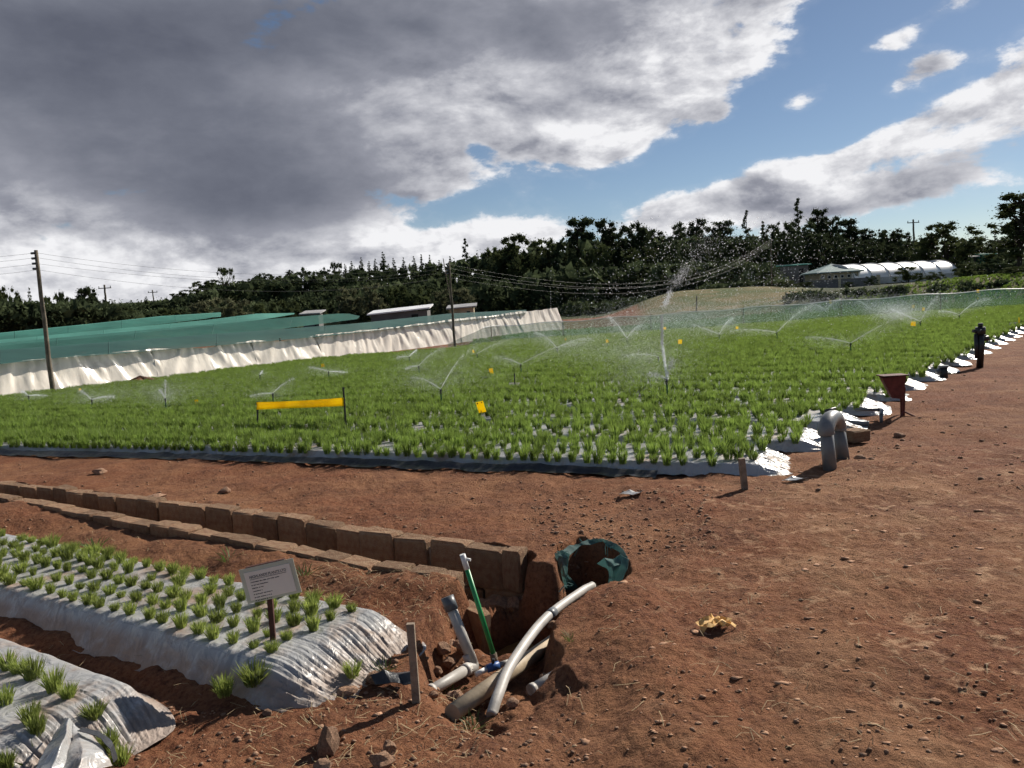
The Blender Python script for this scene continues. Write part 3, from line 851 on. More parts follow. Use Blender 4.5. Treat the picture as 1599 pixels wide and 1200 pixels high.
# ------------------------------------------------------------------ pit: water, pipes, stakes
mb = MB(); c = P(800, 1000, -.50); n = 40
ring = [(0.42 * math.cos(a) * (1 + .1 * math.sin(3 * a)), .40 * math.sin(a) * (1 + .1 * math.cos(2 * a)), 0) for a in np.linspace(0, 2 * math.pi, n, endpoint=False)]
mb.add([(0, 0, 0)] + ring, [(0, i + 1, (i + 1) % n + 1) for i in range(n)])
tag(mb.build('puddle_water', M_WATER, loc=(.0, 4.45, -.445)), kind='structure')

def pipe_thing(name, label, cat, origin, pieces):
    """pieces: (part name, points, radius, material)"""
    o = empty(name, origin, label, cat)
    for nm, pts, r, m in pieces:
        mb = MB(); mb.tube([np.array(p) - np.array(origin) for p in pts], r, 16); mb.build(nm, m, o, smooth=False)
        ch = o.children[-1] if o.children else None
    for ch in o.children:
        if True:
            ch.data.polygons.foreach_set('use_smooth', [len(p.vertices) == 4 for p in ch.data.polygons])
    return o
def lerp(a, b, t): return np.array(a) * (1 - t) + np.array(b) * t
def PYd(px, py, y):
    d = ray(px, py); return CAM + d * (y / d[1])
# capped standpipe with elbow
el = P(738, 1040, -.16); top = PYd(698, 932, el[1] + .10); left = P(655, 1090, -.10)
pipe_thing('standpipe', 'grey pipe with dark cap rising from an elbow in the pit', 'pipe', el, [
    ('riser', [el + [0, 0, .02], lerp(el, top, .9)], .026, M_PVCP), ('cap', [lerp(el, top, .80), top], .033, M_PVCD),
    ('collar', [lerp(el, top, .03), lerp(el, top, .17)], .032, M_PVCP),
    ('elbow', bez([lerp(el, top, .08), el + [0, 0, -.005], lerp(el, left, .12)], 12), .031, M_PVCP),
    ('lateral', [lerp(el, left, .05), left], .026, M_PVCP), ('coupling', [lerp(el, left, .78), lerp(el, left, .83)], .030, M_PVCP),
    ('collar', [lerp(el, left, .1), lerp(el, left, .18)], .031, M_PVCP)])
# wooden stake
b = P(651, 1107, -.06); t = PYd(641, 974, b[1])
def board(name, a, b, w, th, m, label, cat, parent=None):
    a = np.array(a); b = np.array(b); ax = (b - a); L = np.linalg.norm(ax); ax /= L
    s = np.array([1., 0, 0]); s -= ax * (s @ ax); s /= np.linalg.norm(s); f = np.cross(ax, s)
    mb = MB(); r = random.Random(hash(name) % 999)
    V = []
    for k in (0, .33, .66, 1):
        for (i, j) in ((-1, -1), (1, -1), (1, 1), (-1, 1)):
            V.append(ax * L * k + s * i * w / 2 * r.uniform(.94, 1.04) + f * j * th / 2)
    F = [(3, 2, 1, 0), (12, 13, 14, 15)] + [(4*k+i, 4*k+(i+1) % 4, 4*k+4+(i+1) % 4, 4*k+4+i) for k in range(3) for i in range(4)]
    mb.add(V, F); o = mb.build(name, m, parent, loc=a if parent is None else None)
    if parent is None: tag(o, label, cat)
    else: o.location = a
    return o
board('wooden_stake', b - [0, 0, .03], t, .032, .022, M_WOODG, 'thin sawn wooden stake standing before the pleated bed end', 'stake')
# green pipe
b = P(773, 1030, -.19); t = PYd(722, 866, b[1] + .02)
pipe_thing('green_pipe', 'bright green pipe with white tap leaning in the pit', 'pipe', b, [
    ('tube', [b, lerp(b, t, .88)], .0125, M_GREENP), ('tap', [lerp(b, t, .86), t], .0145, M_WHITEP),
    ('tap_handle', [lerp(b, t, .96), lerp(b, t, .96) + np.array([.035, -.01, -.006])], .007, M_WHITEP),
    ('foot_socket', [b - [0, 0, .03], lerp(b, t, .06)], .018, M_WOODG)])
# curved grey hose from the culvert
hose = bez([PYd(925, 915, 4.25), PYd(905, 926, 4.1), PYd(850, 968, 3.70), PYd(800, 1035, 3.30), PYd(778, 1085, 3.10), PYd(767, 1118, 3.01)], 40)
ho = pipe_thing('grey_hose', 'thick pale grey hose arching over the pit from the netted culvert', 'hose', hose[-1], [('tube', hose, .0235, M_PVCP), ('joint_band', hose[14:16], .0245, M_PVCD)])
# cream pipe
a, b = P(872, 996, -.20), P(706, 1114, -.055)
pipe_thing('cream_pipe', 'wide cream coloured pipe lying across the pit under the grey hose', 'pipe', b, [('tube', [a + (a - b) * .2, lerp(a, b, .5), b], .036, M_CREAM), ('muddy_collar', [lerp(a, b, .62), lerp(a, b, .635)], .038, M_CREAM)])
a, b = P(885, 1043, -.09), P(828, 1078, -.09)
pipe_thing('buried_pipe', 'short grey pipe end sticking out of the red bank', 'pipe', b, [('tube', [a + (a - b) * .3, b], .022, M_PVCP), ('rim', [lerp(a, b, .9), b], .025, M_PVCP)])
# blue valve with pipe stubs
c = P(770, 1043, -.16)
pipe_thing('valve_fitting', 'blue and white pipe valve on the pit floor beside the green pipe', 'valve', c, [
    ('body', [c + [-.03, -.008, 0], c + [.03, .01, .008]], .020, M_BLUEP), ('stub', [c + [-.085, -.04, -.01], c + [-.03, -.01, 0]], .013, M_WHITEP),
    ('stub', [c + [.03, .01, .008], c + [.08, .03, .012]], .013, M_PVCP), ('handle', [c + [0, 0, .01], c + [.005, 0, .045]], .007, M_BLACK)])
# black film scrap
q = P(612, 1062, 0)
flap('black_film_scrap', [[q + [-.10, .03, .0], q + [-.05, .05, .02], q + [.02, .04, .01], q + [.09, .02, .02]], [q + [-.09, -.01, .03], q + [-.03, 0, .05], q + [.03, 0, .02], q + [.10, -.03, .045]], [q + [-.06, -.04, .0], q + [0, -.05, .02], q + [.05, -.05, .0], q + [.09, -.07, .01]]],
     M_BLACKFILM, 'scrap of black plastic film on the soil behind the wooden stake', 'plastic film')

# netted culvert mouth
def ragged(pxs, zs, dep):
    return [[P(px + o[0], py + o[1], z) + np.array([0, dep * k, 0]) for k, o in enumerate(off)] for (px, py), z, off in zip(pxs, zs[0], zs[1])]
tn = empty('torn_net', P(922, 890, -.1), 'torn blue-green shade net clinging to the mouth of the culvert hole', 'net')
def net_piece(nm, rows):
    o = flap(nm, rows, M_TORNNET, None, None); o.parent = tn; o.location = -np.array(tn.location); return o
def R_(*q): return [P(*p) for p in q]
net_piece('hanging_strip', [R_((866, 866, .01), (876, 860, .04), (888, 866, .02)), R_((870, 880, -.04), (878, 882, -.03), (886, 884, -.06)), R_((876, 896, -.10), (882, 897, -.09), (886, 898, -.12)), R_((876, 910, -.18), (884, 908, -.16), (894, 905, -.18)), R_((876, 926, -.25), (888, 922, -.24), (903, 916, -.25))])
net_piece('rim_shred', [R_((870, 868, .02), (884, 872, .0)), R_((888, 851, .05), (896, 860, .02)), R_((904, 850, .04), (908, 852, .03)), R_((918, 843, .05), (922, 852, .02)), R_((940, 841, .05), (941, 845, .03)), R_((956, 846, .05), (952, 856, .02)), R_((972, 856, .05), (966, 862, .02)), R_((980, 870, .04), (972, 872, .02))])
net_piece('bunched_net', [R_((932, 881, -.01), (944, 887, -.02), (952, 892, -.1)), R_((944, 872, .05), (952, 882, .02), (950, 912, -.12)), R_((956, 874, .03), (960, 884, .03), (955, 914, -.12)), R_((968, 865, .07), (970, 882, .02), (960, 912, -.10)), R_((982, 874, .05), (980, 890, .01), (974, 906, -.04))])
rs_ = random.Random(9)
for i in range(16):
    px0, py0 = rs_.choice(((880, 864), (905, 849), (930, 843), (950, 847), (966, 858), (940, 880), (955, 876), (972, 870), (886, 905), (890, 916)))
    a0 = P(px0 + rs_.uniform(-6, 6), py0 + rs_.uniform(-3, 3), .03); dz = rs_.uniform(-.09, .03)
    b0 = a0 + np.array([rs_.uniform(-.05, .05), rs_.uniform(-.06, .02), dz]); m0 = (a0 + b0) / 2 + np.array([rs_.uniform(-.02, .02), 0, .02])
    mb = MB(); mb.tube([q - np.array(tn.location) for q in bez([a0, m0, b0], 8)], .0022, 4); mb.build('frayed_strand', M_TORNNET, tn)

# ------------------------------------------------------------------ paper sign
o0 = P(425, 988, .15); yb = o0[1]
tl, tr, br, bl = PYd(387, 893, yb - .01), PYd(458, 877, yb - .01), PYd(457, 923, yb - .01), PYd(386, 938, yb - .01)
sg = empty('paper_sign', o0, 'laminated paper sign on a brown wooden stake in the seedling bed', 'sign')
ex = np.array(tr) - np.array(tl); Wd = np.linalg.norm(ex); ex /= Wd
ez = np.array(tl) - np.array(bl); Hd = np.linalg.norm(ez); ez = ez - ex * (ez @ ex); ez /= np.linalg.norm(ez); ey = np.cross(ez, ex)
cen = (np.array(tl) + tr + br + bl) / 4
BMx = Matrix(((ex[0], ey[0], ez[0], cen[0] - o0[0]), (ex[1], ey[1], ez[1], cen[1] - o0[1]), (ex[2], ey[2], ez[2], cen[2] - o0[2]), (0, 0, 0, 1)))
def sign_part(nm, mb, m, parent=sg):
    o = mb.build(nm, m, parent); o.matrix_local = BMx if parent is sg else Matrix.Identity(4); return o
mb = MB(); mb.box((0, 0, 0), (Wd + .04, .002, Hd + .028)); sign_part('laminate', mb, M_LAMI)
mb = MB(); mb.box((0, -.0035, -.003), (Wd, .003, Hd - .004)); pap = sign_part('paper', mb, M_PAPER)
mb = MB(); mb.box((-.005, .012, Hd / 2 + .006), (Wd - .03, .018, .022)); sign_part('backing_batten', mb, M_WOODB)
def text_mesh(s, size):
    cu = bpy.data.curves.new('txt', 'FONT'); cu.body = s; cu.size = size; cu.extrude = 0.0004; cu.align_x = 'LEFT'
    to = bpy.data.objects.new('txt', cu); COL.objects.link(to)
    dg = bpy.context.evaluated_depsgraph_get(); me = bpy.data.meshes.new_from_object(to.evaluated_get(dg))
    bpy.data.objects.remove(to); me.materials.clear(); me.materials.append(M_INK); return me
hm = text_mesh('HIGHLANDS PLANTS LTD', .0165)
vx = np.array([v.co[:] for v in hm.vertices]); sc = (Wd * .80) / (vx[:, 0].max() - vx[:, 0].min())
ho = link('heading', hm, pap); ho.matrix_local = Matrix.Translation((-Wd / 2 + .02, -.0056, Hd / 2 - .036)) @ Matrix.Rotation(math.pi / 2, 4, 'X') @ Matrix.Diagonal((sc, 1.15, 1, 1))
mb = MB(); mb.box((-Wd / 2 + .02 + Wd * .40, -.0056, Hd / 2 - .041), (Wd * .80, .0012, .0016)); o = mb.build('heading_rule', M_INK, pap)
r = random.Random(4); mb = MB()
for i, frac in enumerate((.62, .36, .24, .20, .40, .37, .36)):
    zz = Hd / 2 - .054 - i * .0145; x = -Wd / 2 + .02; end = x + Wd * frac
    while x < end:
        l = min(r.uniform(.003, .009), end - x + .001)
        mb.box((x + l / 2, -.0054, zz), (l, .0008, r.uniform(.0028, .0044))); x += l + r.choice((.0012, .0012, .004))
o = mb.build('small_print', M_INK, pap); o['kind'] = 'stuff'
board('post', (0, 0, -.12), np.array([cen[0], cen[1] + .014, cen[2]]) - o0 + ez * Hd * .45, .024, .016, M_WOODB, None, None, sg)

# ------------------------------------------------------------------ track side fittings
q1, q2 = P(1297, 736), P(1318, 722)
q1[2] = gz(q1[0], q1[1]); q2[2] = gz(q2[0], q2[1])
t1, t2 = PYd(1290, 672, q1[1]), PYd(1309, 668, q2[1])
mid = (t1 + t2) / 2 + np.array([0, 0, .075])
loop = bez([t1 - [0, 0, .03], t1 + [0, 0, .015], t1 * .72 + t2 * .28 + [0, 0, .085], t2 * .72 + t1 * .28 + [0, 0, .09], t2 + [0, 0, .02], t2 - [0, 0, .03]], 30)
# make the two legs far enough apart to read as a loop
pipe_thing('bent_pipe', 'thick grey pipe bent over in a loop at the field corner', 'pipe', q1, [
    ('leg', [q1 - [0, 0, .06], t1], .056, M_PVC), ('leg', [q2 - [0, 0, .06], t2], .056, M_PVC), ('bend', loop, .068, M_PVC)])
q = P(1300, 700); b0 = np.array([q[0] + .05, q[1] + .35, 0.02])
tp = PYd(1297, 640, b0[1])
pipe_thing('black_valve', 'black gate valve with flat handle behind the bent grey pipe', 'valve', b0, [
    ('stem', [b0, tp - [0, 0, .02]], .022, M_BLACK), ('collar', [tp - [0, 0, .08], tp - [0, 0, .05]], .036, M_BLACK), ('handle', [tp + [-.06, -.01, -.01], tp + [.06, .02, .008]], .015, M_BLACK)])
a, b, c = P(1335, 640, .10), P(1374, 640, .10), P(1376, 658, 0)
pipe_thing('elbow_pipe', 'thin dark grey pipe with a down-turned elbow beside the film ends', 'pipe', c, [
    ('arm', [a, b], .018, M_PVCD), ('elbow', bez([b - [.02, 0, 0], b + [.018, 0, 0], [c[0], c[1], .06]], 10), .022, M_PVCD), ('foot', [[c[0], c[1], .07], c - [0, 0, .03]], .018, M_PVCD)])
a, b = P(1318, 660, .05), P(1357, 662, .04)
pipe_thing('lying_pipe', 'short dark pipe lying on the crinkled film by the elbow pipe', 'pipe', b, [('tube', [a, b], .028, M_PVCD), ('mouth', [lerp(a, b, .93), b], .031, M_PVCD)])
bk = link('foundation_stone', BLK[2], loc=P(1335, 680, .05)); bk.scale = (.22, .2, .12); bk.rotation_euler = (0, 0, .3)
tag(bk, 'flat brown stone weighing down the film end behind the bent pipe', 'stone')
# small posts
b = P(1164, 772); b[2] = gz(b[0], b[1]); t = PYd(1158, 716, b[1])
board('wooden_peg', b - [0, 0, .05], t, .045, .04, M_WOODG, 'short grey wooden peg at the front corner of the field', 'stake')
# red hopper on a stand
c = P(1411, 652); c[2] = gz(c[0], c[1]); yb = c[1]
h = empty('red_stand', c, 'rusty red metal box on a forked stand beside the track', 'metal stand')
A, B, C2, D = [PYd(*q, yb) - c for q in ((1378, 591), (1415, 587), (1411, 624), (1393, 622))]
mb = MB(); back = np.array([.03, .16, .012])
mb.add([A, B, C2, D, A + back, B + back, C2 + back * .8, D + back * .8], [(0, 3, 2, 1), (4, 5, 6, 7), (0, 1, 5, 4), (1, 2, 6, 5), (2, 3, 7, 6), (3, 0, 4, 7)])
mb.build('box', M_RED, h)
mb = MB(); mb.box((A + B) / 2 + back / 2 + [0, 0, .006], (np.linalg.norm(B - A) + .02, .19, .012)); mb.build('lid', M_RED, h)
mb = MB(); mb.tube([B * .5 + C2 * .5 + [.01, .03, 0], [.01, .02, -.03]], .014, 8); mb.build('leg', M_RED, h)
mb = MB(); mb.tube([B + [.012, .14, -.05], [.06, .16, -.03]], .016, 8); mb.build('leg', M_RED, h)
mb = MB(); mb.tube([[.01, .02, .05], [.11, -.05, -.01]], .010, 8); mb.build('foot', M_RED, h)
mb = MB(); mb.tube([[.01, .02, .05], [-.06, -.04, -.01]], .010, 8); mb.build('foot', M_RED, h)
# dark hydrant assembly
c = PT(1530, 572); c[2] -= .02
def up(px, py): return PYd(px, py, c[1])
pipe_thing('hydrant', 'tall black hydrant valve cluster standing at the edge of the field track', 'hydrant', c, [
    ('riser', [c, up(1532, 540), up(1531, 520)], .055, M_BLACK), ('riser', [up(1525, 560), up(1524, 522)], .034, M_BLACK),
    ('head', [up(1531, 522), up(1531, 511)], .082, M_BLACK), ('cap', [up(1531, 511), up(1531, 505)], .040, M_BLACK),
    ('outlet', [up(1534, 530), up(1543, 528)], .045, M_BLACK), ('outlet', [up(1528, 518), up(1519, 517)], .030, M_BLACK), ('lever', [up(1533, 521), up(1541, 525)], .012, M_TIN)])
c = PT(1474, 590)
pipe_thing('valve_stub', 'low black valve stub among the film ends before the hydrant', 'valve', c, [
    ('body', [c - [0, 0, .03], PYd(1473, 573, c[1])], .06, M_BLACK), ('body_cap', [PYd(1473, 574, c[1]), PYd(1473, 571, c[1])], .075, M_PVCD), ('outlet', [PYd(1470, 578, c[1]), PYd(1462, 582, c[1])], .03, M_PVCD)])
# small white board at the field corner
c = PT(1592, 516); s = empty('marker_board', c, 'small blank grey-white board where the track meets the far field', 'sign')
mb = MB(); mb.box(PYd(1582, 508, c[1]) - c, (.22, .012, .14)); mb.build('board', M_TIN, s)
mb = MB(); mb.tube([(0, .02, -.1), PYd(1592, 496, c[1]) - c + [0, .02, 0]], .012, 8); mb.build('post', M_YELLOW, s)

# ------------------------------------------------------------------ yellow band between two black posts
l0, r0 = PT(402, 680), PT(541, 680); lt, rt = PYd(402, 627, l0[1]), PYd(536, 605, r0[1])
g = empty('sticky_band_trap', l0, 'yellow sticky band stretched between two black posts in the crop', 'insect trap')
for a, t in ((l0, lt), (r0, rt)):
    mb = MB(); mb.tube([a - l0 - [0, 0, .05], t - l0], .013, 8); mb.build('post', M_BLACK, g)
G = []
for i in range(25):
    f = i / 24; top = lerp(PYd(401, 628, l0[1]), PYd(537, 621, r0[1]), f); bot = lerp(PYd(401, 640, l0[1]), PYd(537, 634, r0[1]), f)
    sag = math.sin(math.pi * f); row = []
    for t in (0, .33, .66, 1):
        q = lerp(top, bot, t) - l0; q[2] += -.012 * sag + .012 * sag * (t > .5) * (1 if f < .8 else .3); q[1] += -.014 - .012 * math.sin(t * 3 + f * 9) * sag
        row.append(q)
    G.append(row)
mb = MB(); mb.grid(np.array(G)); o = mb.build('band', M_YBAND, g, smooth=True); o.modifiers.new('t', 'SOLIDIFY').thickness = .002

# ------------------------------------------------------------------ yellow cards
cards = [(751, 636, 13, 18, 'large tilted yellow card with pin holes, front centre of the crop'), (767, 580, 6, 9, 'yellow card behind the white tag on its black stake'),
         (307, 628, 6, 7, 'yellow card between the banded posts and the tall pole'), (504, 571, 5, 5, 'yellow card before the cream plastic wall'),
         (739, 549, 3, 5, 'small yellow card near the foot of the wall beyond the middle pole'), (1062, 534, 6, 7, 'yellow card beside the spouting sprinkler'),
         (1038, 513, 4, 4, 'small yellow card under the rising water plume'), (948, 533, 4, 5, 'yellow card in the middle of the spray mist'),
         (883, 530, 3, 4, 'tiny yellow card before the green windbreak net'), (1151, 512, 4, 4, 'yellow card against the middle of the windbreak net'),
         (1297, 472, 4, 5, 'yellow card beyond the net under the cream house'), (1426, 506, 7, 7, 'round yellow disc among the crossing jets'),
         (1442, 483, 4, 5, 'yellow card beyond the net right of the crossing jets'), (1426, 479, 4, 5, 'yellow card over the net where two jets cross'),
         (1527, 455, 4, 5, 'yellow card far beyond the net above the hydrant'), (1527, 466, 3, 3, 'small yellow card on the net line above the hydrant'), (125, 609, 4, 4, 'small yellow card by the tall pole at the wall foot')]
for (px, py, wp, hp, lab) in cards:
    b = PT(px, py + hp / 2 + 12 + (20 if wp > 9 else 0)); dist = hd(b); k = b[1] / FPX
    c = PYd(px, py, b[1])
    g = empty('yellow_card_trap', b, lab, 'insect trap')
    mb = MB(); M = Matrix.Translation(Vector(c - b)) @ Matrix.Rotation(-.25 if wp > 9 else random.uniform(-.2, .2), 4, 'Y') @ Matrix.Rotation(random.uniform(-.5, .5), 4, 'Z')
    mb.box((0, 0, 0), (wp * k, .004, hp * k), M); cd = mb.build('card', M_YELLOW, g)
    mb = MB(); mb.tube([(0, .006, -.05), c - b + [0, .006, -hp * k * .3]], .005, 6); mb.build('wire_stake', M_WIRE, g)
    if wp > 9:
        for dx in (-.3, .3):
            mb = MB(); mb.tube([M @ Vector((dx * wp * k, -.003, hp * k * .38)), M @ Vector((dx * wp * k, -.005, hp * k * .38))], .008, 8); mb.build('hole', M_BLACK, cd)
b = PT(805, 617); g = empty('stake_tag', b, 'white card on a thin black stake in the middle of the crop', 'marker')
mb = MB(); mb.tube([(0, 0, -.05), PYd(803, 583, b[1]) - b], .012, 8); mb.build('stake', M_BLACK, g)
A, B, C2, D = [PYd(*q, b[1] + .03) - b for q in ((795, 598), (812, 598), (807, 608), (795, 607))]
mb = MB(); th = np.array([0, .006, 0]); mb.add([A, B, C2, D, A + th, B + th, C2 + th, D + th], [(0, 1, 2, 3), (7, 6, 5, 4), (0, 4, 5, 1), (1, 5, 6, 2), (2, 6, 7, 3), (3, 7, 4, 0)]); mb.build('tag', M_PAPER, g)

# ------------------------------------------------------------------ sprinklers and their water
def drops(pts, size):
    """small tetrahedral drops"""
    pts = np.asarray(pts, float); n = len(pts); s = np.asarray(size, float).reshape(-1, 1, 1) * np.ones((n, 1, 1))
    T = np.array([[1, 1, 1], [1, -1, -1], [-1, 1, -1], [-1, -1, 1]], float) / 1.7
    q = rng.normal(size=(n, 3, 3)); Q, _ = np.linalg.qr(q)
    V = np.einsum('kj,nij->nki', T, Q) * s + pts[:, None, :]
    F = np.array([[0, 1, 2], [0, 3, 1], [0, 2, 3], [1, 3, 2]])
    return V.reshape(-1, 3), (F[None] + 4 * np.arange(n)[:, None, None]).reshape(-1, 3)
def jet_part(parent, origin, path, n, s0, s1, sp0, sp1, solid=0.55, rad=0.006):
    """water: a breaking stream of drops along a path, growing wider"""
    path = np.array(path); m = len(path) - 1
    t = rng.random(n) ** 0.9; i = np.minimum((t * m).astype(int), m - 1); f = (t * m - i)[:, None]
    p = path[i] * (1 - f) + path[i + 1] * f
    clump = 0.5 + 0.5 * np.sin(t * 37 + rng.random() * 6)
    sp = (sp0 + (sp1 - sp0) * t)[:, None] * (0.4 + clump[:, None])
    p = p + rng.normal(size=(n, 3)) * sp + np.stack([0 * t, 0 * t, -np.abs(rng.normal(size=n)) * sp[:, 0] * 1.2], 1)
    V, F = drops(p - origin, s0 + (s1 - s0) * t * rng.random(n))
    me = np_mesh('water_jet', V, F, M_DROP); o = link('water_jet', me, parent); o['kind'] = 'stuff'
    # solid root of the stream
    k = max(2, int(len(path) * solid)); mb = MB()
    mb.tube(path[:k] - origin, [rad * (1 - .6 * a / k) for a in range(k)], 6); o2 = mb.build('water_stream', M_DROP, parent, smooth=True)
def arc(p, q, rise, n=14):
    p = np.array(p); q = np.array(q)
    return [p + (q - p) * t + np.array([0, 0, rise * 4 * t * (1 - t)]) for t in np.linspace(0, 1, n)]
SPR = [  # base px, head py, [(jet end px, py, nearer(-)/farther(+) in m, rise m)], strength, label
    ((1043, 637), 592, [], 1.0, 'spouting sprinkler on a green stake throwing water straight up'),
    ((1030, 580), 557, [(985, 556, 1, .05)], .5, 'sprinkler directly behind the spouting one'),
    ((690, 643), 608, [(740, 548, 5, .15), (648, 592, 2, .06)], 1.0, 'sprinkler throwing a long bright jet up to the middle pole'),
    ((656, 594), 577, [(690, 546, 4, .08), (635, 576, 1, .03)], .7, 'sprinkler with two short jets left of the middle pole'),
    ((815, 594), 569, [(776, 558, 3, .04), (905, 538, 6, .12)], .9, 'sprinkler behind the white stake tag, jets spread in a V'),
    ((872, 562), 549, [(838, 522, 5, .12), (918, 530, 4, .08)], .9, 'sprinkler throwing a wide V before the end of the plastic wall'),
    ((747, 571), 555, [(795, 530, 4, .05)], .4, 'thin sprinkler just beyond the middle pole'),
    ((981, 545), 533, [(953, 498, 4, .10), (1000, 510, 4, .1)], .8, 'sprinkler with one steep jet before the windbreak net'),
    ((1125, 540), 525, [(1085, 508, -2, .02), (1142, 500, 4, .1)], .7, 'sprinkler with a bright low jet under the water plume'),
    ((1215, 538), 526, [(1266, 478, 6, .1), (1150, 517, 2, .06)], .9, 'sprinkler throwing a long slanting jet over the net'),
    ((1330, 562), 536, [(1398, 497, 3, .02), (1268, 528, 1, .04)], 1.1, 'sprinkler whose strong jet meets a mist puff'),
    ((1439, 520), 506, [(1398, 485, -1, .0), (1462, 466, 4, .08)], .9, 'sprinkler near the hydrant with a rising V of jets'),
    ((1500, 508), 492, [(1540, 470, 4, .15), (1470, 487, 2, .06)], .6, 'sprinkler beyond the hydrant with curved thin jets'),
    ((145, 648), 624, [(126, 610, 1, .02), (175, 620, 1, .03)], .7, 'sprinkler close to the foot of the tall pole'),
    ((47, 640), 623, [(35, 612, 1, .03), (70, 618, 1, .02)], .4, 'sprinkler at the frame edge before the plastic wall'),
    ((260, 652), 622, [(258, 598, .3, .0), (250, 610, -.5, .02)], .8, 'sprinkler spurting a narrow white column between pole and yellow card'),
    ((428, 645), 618, [(454, 594, 1, .03), (395, 618, 1, .02)], .7, 'sprinkler behind the yellow banded posts'),
    ((515, 602), 584, [(486, 574, 1, .02), (540, 582, 1, .02)], .7, 'sprinkler before the shining part of the plastic wall'),
    ((408, 606), 590, [(409, 580, .2, 0)], .4, 'small sprinkler at the wall foot behind the banded posts'),
    ((641, 574), 561, [(622, 558, 1, .02), (649, 548, 1, .02)], .4, 'faint sprinkler beside the middle pole and wall'),
    ((1290, 495), 487, [(1310, 470, 3, .1), (1275, 478, 2, .1)], .6, 'sprinkler beyond the net below the house'),
    ((1360, 495), 487, [(1342, 472, 3, .1), (1366, 474, 2, .1)], .6, 'sprinkler beyond the net below the white tunnel'),
]
mist = []; msz = []
for (bp, hy, jets, stg, lab) in SPR:
    b = PT(*bp); top = PYd(bp[0] - 2, hy, b[1])
    if top[2] - b[2] < .3: top[2] = b[2] + .34
    g = empty('sprinkler', b, lab, 'sprinkler')
    near = hd(b) < 14
    mb = MB(); mb.tube([(0, 0, -.05), top - b - [0, 0, .03]], .011 if near else .012, 8); mb.build('stake', M_DKGREEN, g)
    mb = MB(); mb.tube([top - b - [0, 0, .08], top - b - [0, 0, .04], top - b - [0, 0, .03], top - b], [.013, .013, .019, .014], 8); mb.build('head', M_BLACK, g)
    for (jx, jy, dep, rise) in jets:
        e = top + (PYd(jx, jy, b[1] + dep) - top) * 1.18
        pth = arc(top, e, rise)
        ln = np.linalg.norm(e - top); k = b[1] / 900.0
        jet_part(g, b, pth, int(1500 * stg), .0019 * k / .013, .0030 * k / .013, .003, .016 + .007 * ln, .6, .0026 * k / .013 * stg ** .5)
        # fine fall-out drifting below and beyond the jet
        nfall = int(3000 * stg); tt = rng.random(nfall); ii = np.minimum((tt * 13).astype(int), 12); pp = np.array(pth)[ii]
        fall = np.abs(rng.normal(0, .25, nfall)); dr = rng.normal(0, .10 + .25 * tt[:, None], (nfall, 3)); dr[:, 2] *= .5
        q = pp + (e - top) * .25 * rng.random((nfall, 1)) + dr; q[:, 2] -= fall * tt
        mist.append(q); msz.append(np.full(nfall, .0022) * (q[:, 1] / 14))
    if lab.startswith('spouting'):
        # water thrown straight up, breaking and drifting
        pts = [PYd(1042, 592, b[1]), PYd(1037, 556, b[1] - .15), PYd(1032, 520, b[1] - .4), PYd(1034, 488, b[1] - .7), PYd(1045, 460, b[1] - 1.2), PYd(1062, 430, b[1] - 1.7), PYd(1085, 405, b[1] - 2.2), PYd(1110, 372, b[1] - 2.8)]
        pp = np.array(bez(pts, 42))
        for (i0, i1, nn, sp, s) in ((0, 10, 900, .010, .007), (9, 17, 700, .011, .0075), (20, 25, 500, .020, .0065), (27, 33, 700, .035, .0055), (34, 42, 500, .06, .0045)):
            i1 = min(i1, len(pp) - 1)
            t = rng.random(nn); q = pp[i0] * (1 - t)[:, None] + pp[i1] * t[:, None] + rng.normal(0, sp, (nn, 3))
            V, F = drops(q - b, s * (.4 + .6 * rng.random(nn))); o = link('water_jet', np_mesh('water_jet', V, F, M_DROP), g); o['kind'] = 'stuff'
        for (ex_, ey_, dd) in ((1050, 560, 0), (1012, 583, .3)):
            jet_part(g, b, arc(top, PYd(ex_, ey_, b[1] + dd), .02), 260, .006, .009, .006, .035, .35, .006)
# big drifting drops over the dark trees
n = 4200
px = np.clip(rng.normal(1130, 125, n), 860, 1590); 
py = 400 + rng.normal(0, 45, n) + (np.abs(px - 1130) * .10) + (px < 1050) * (1050 - px) * .30
py = np.maximum(py, 335 + 20 * rng.random(n))
q = np.array([PYd(a, bb, yy) for a, bb, yy in zip(px, py, rng.uniform(5.5, 9.5, n))]); mist.append(q); msz.append(.0014 + .0048 * rng.random(n) ** 3)
n = 900
px = rng.uniform(1150, 1599, n); py = rng.uniform(365, 520, n)
q = np.array([PYd(a, bb, yy) for a, bb, yy in zip(px, py, rng.uniform(5.0, 10, n))]); mist.append(q); msz.append(.0012 + .004 * rng.random(n) ** 3)
# mist sheets over the far field
for (cx_, cy_, sx_, sy_, yy, nn) in ((1400, 488, 24, 9, 27, 4500), (1060, 500, 60, 16, 22, 5500), (1300, 482, 140, 12, 36, 8500), (960, 545, 80, 20, 17, 7000), (1010, 570, 45, 24, 11, 5000), (700, 590, 60, 16, 13, 2500), (250, 615, 90, 14, 16, 2500), (900, 522, 70, 12, 32, 2200), (1150, 500, 120, 14, 30, 4000), (1480, 475, 90, 10, 38, 2500), (800, 545, 60, 10, 30, 1500)):
    nn = int(nn * 3)
    q = np.array([PYd(a, bb, y2) for a, bb, y2 in zip(rng.normal(cx_, sx_, nn), rng.normal(cy_, sy_, nn), rng.normal(yy, 1.5, nn))])
    ok = q[:, 2] > base_h(q[:, 0], q[:, 1]) + .1
    mist.append(q[ok]); msz.append(np.full(int(ok.sum()), .0044) * q[ok][:, 1] / 20 * rng.uniform(.5, 1.2, int(ok.sum())))
Q = np.vstack(mist); S = np.concatenate(msz)
V, F = drops(Q, S)
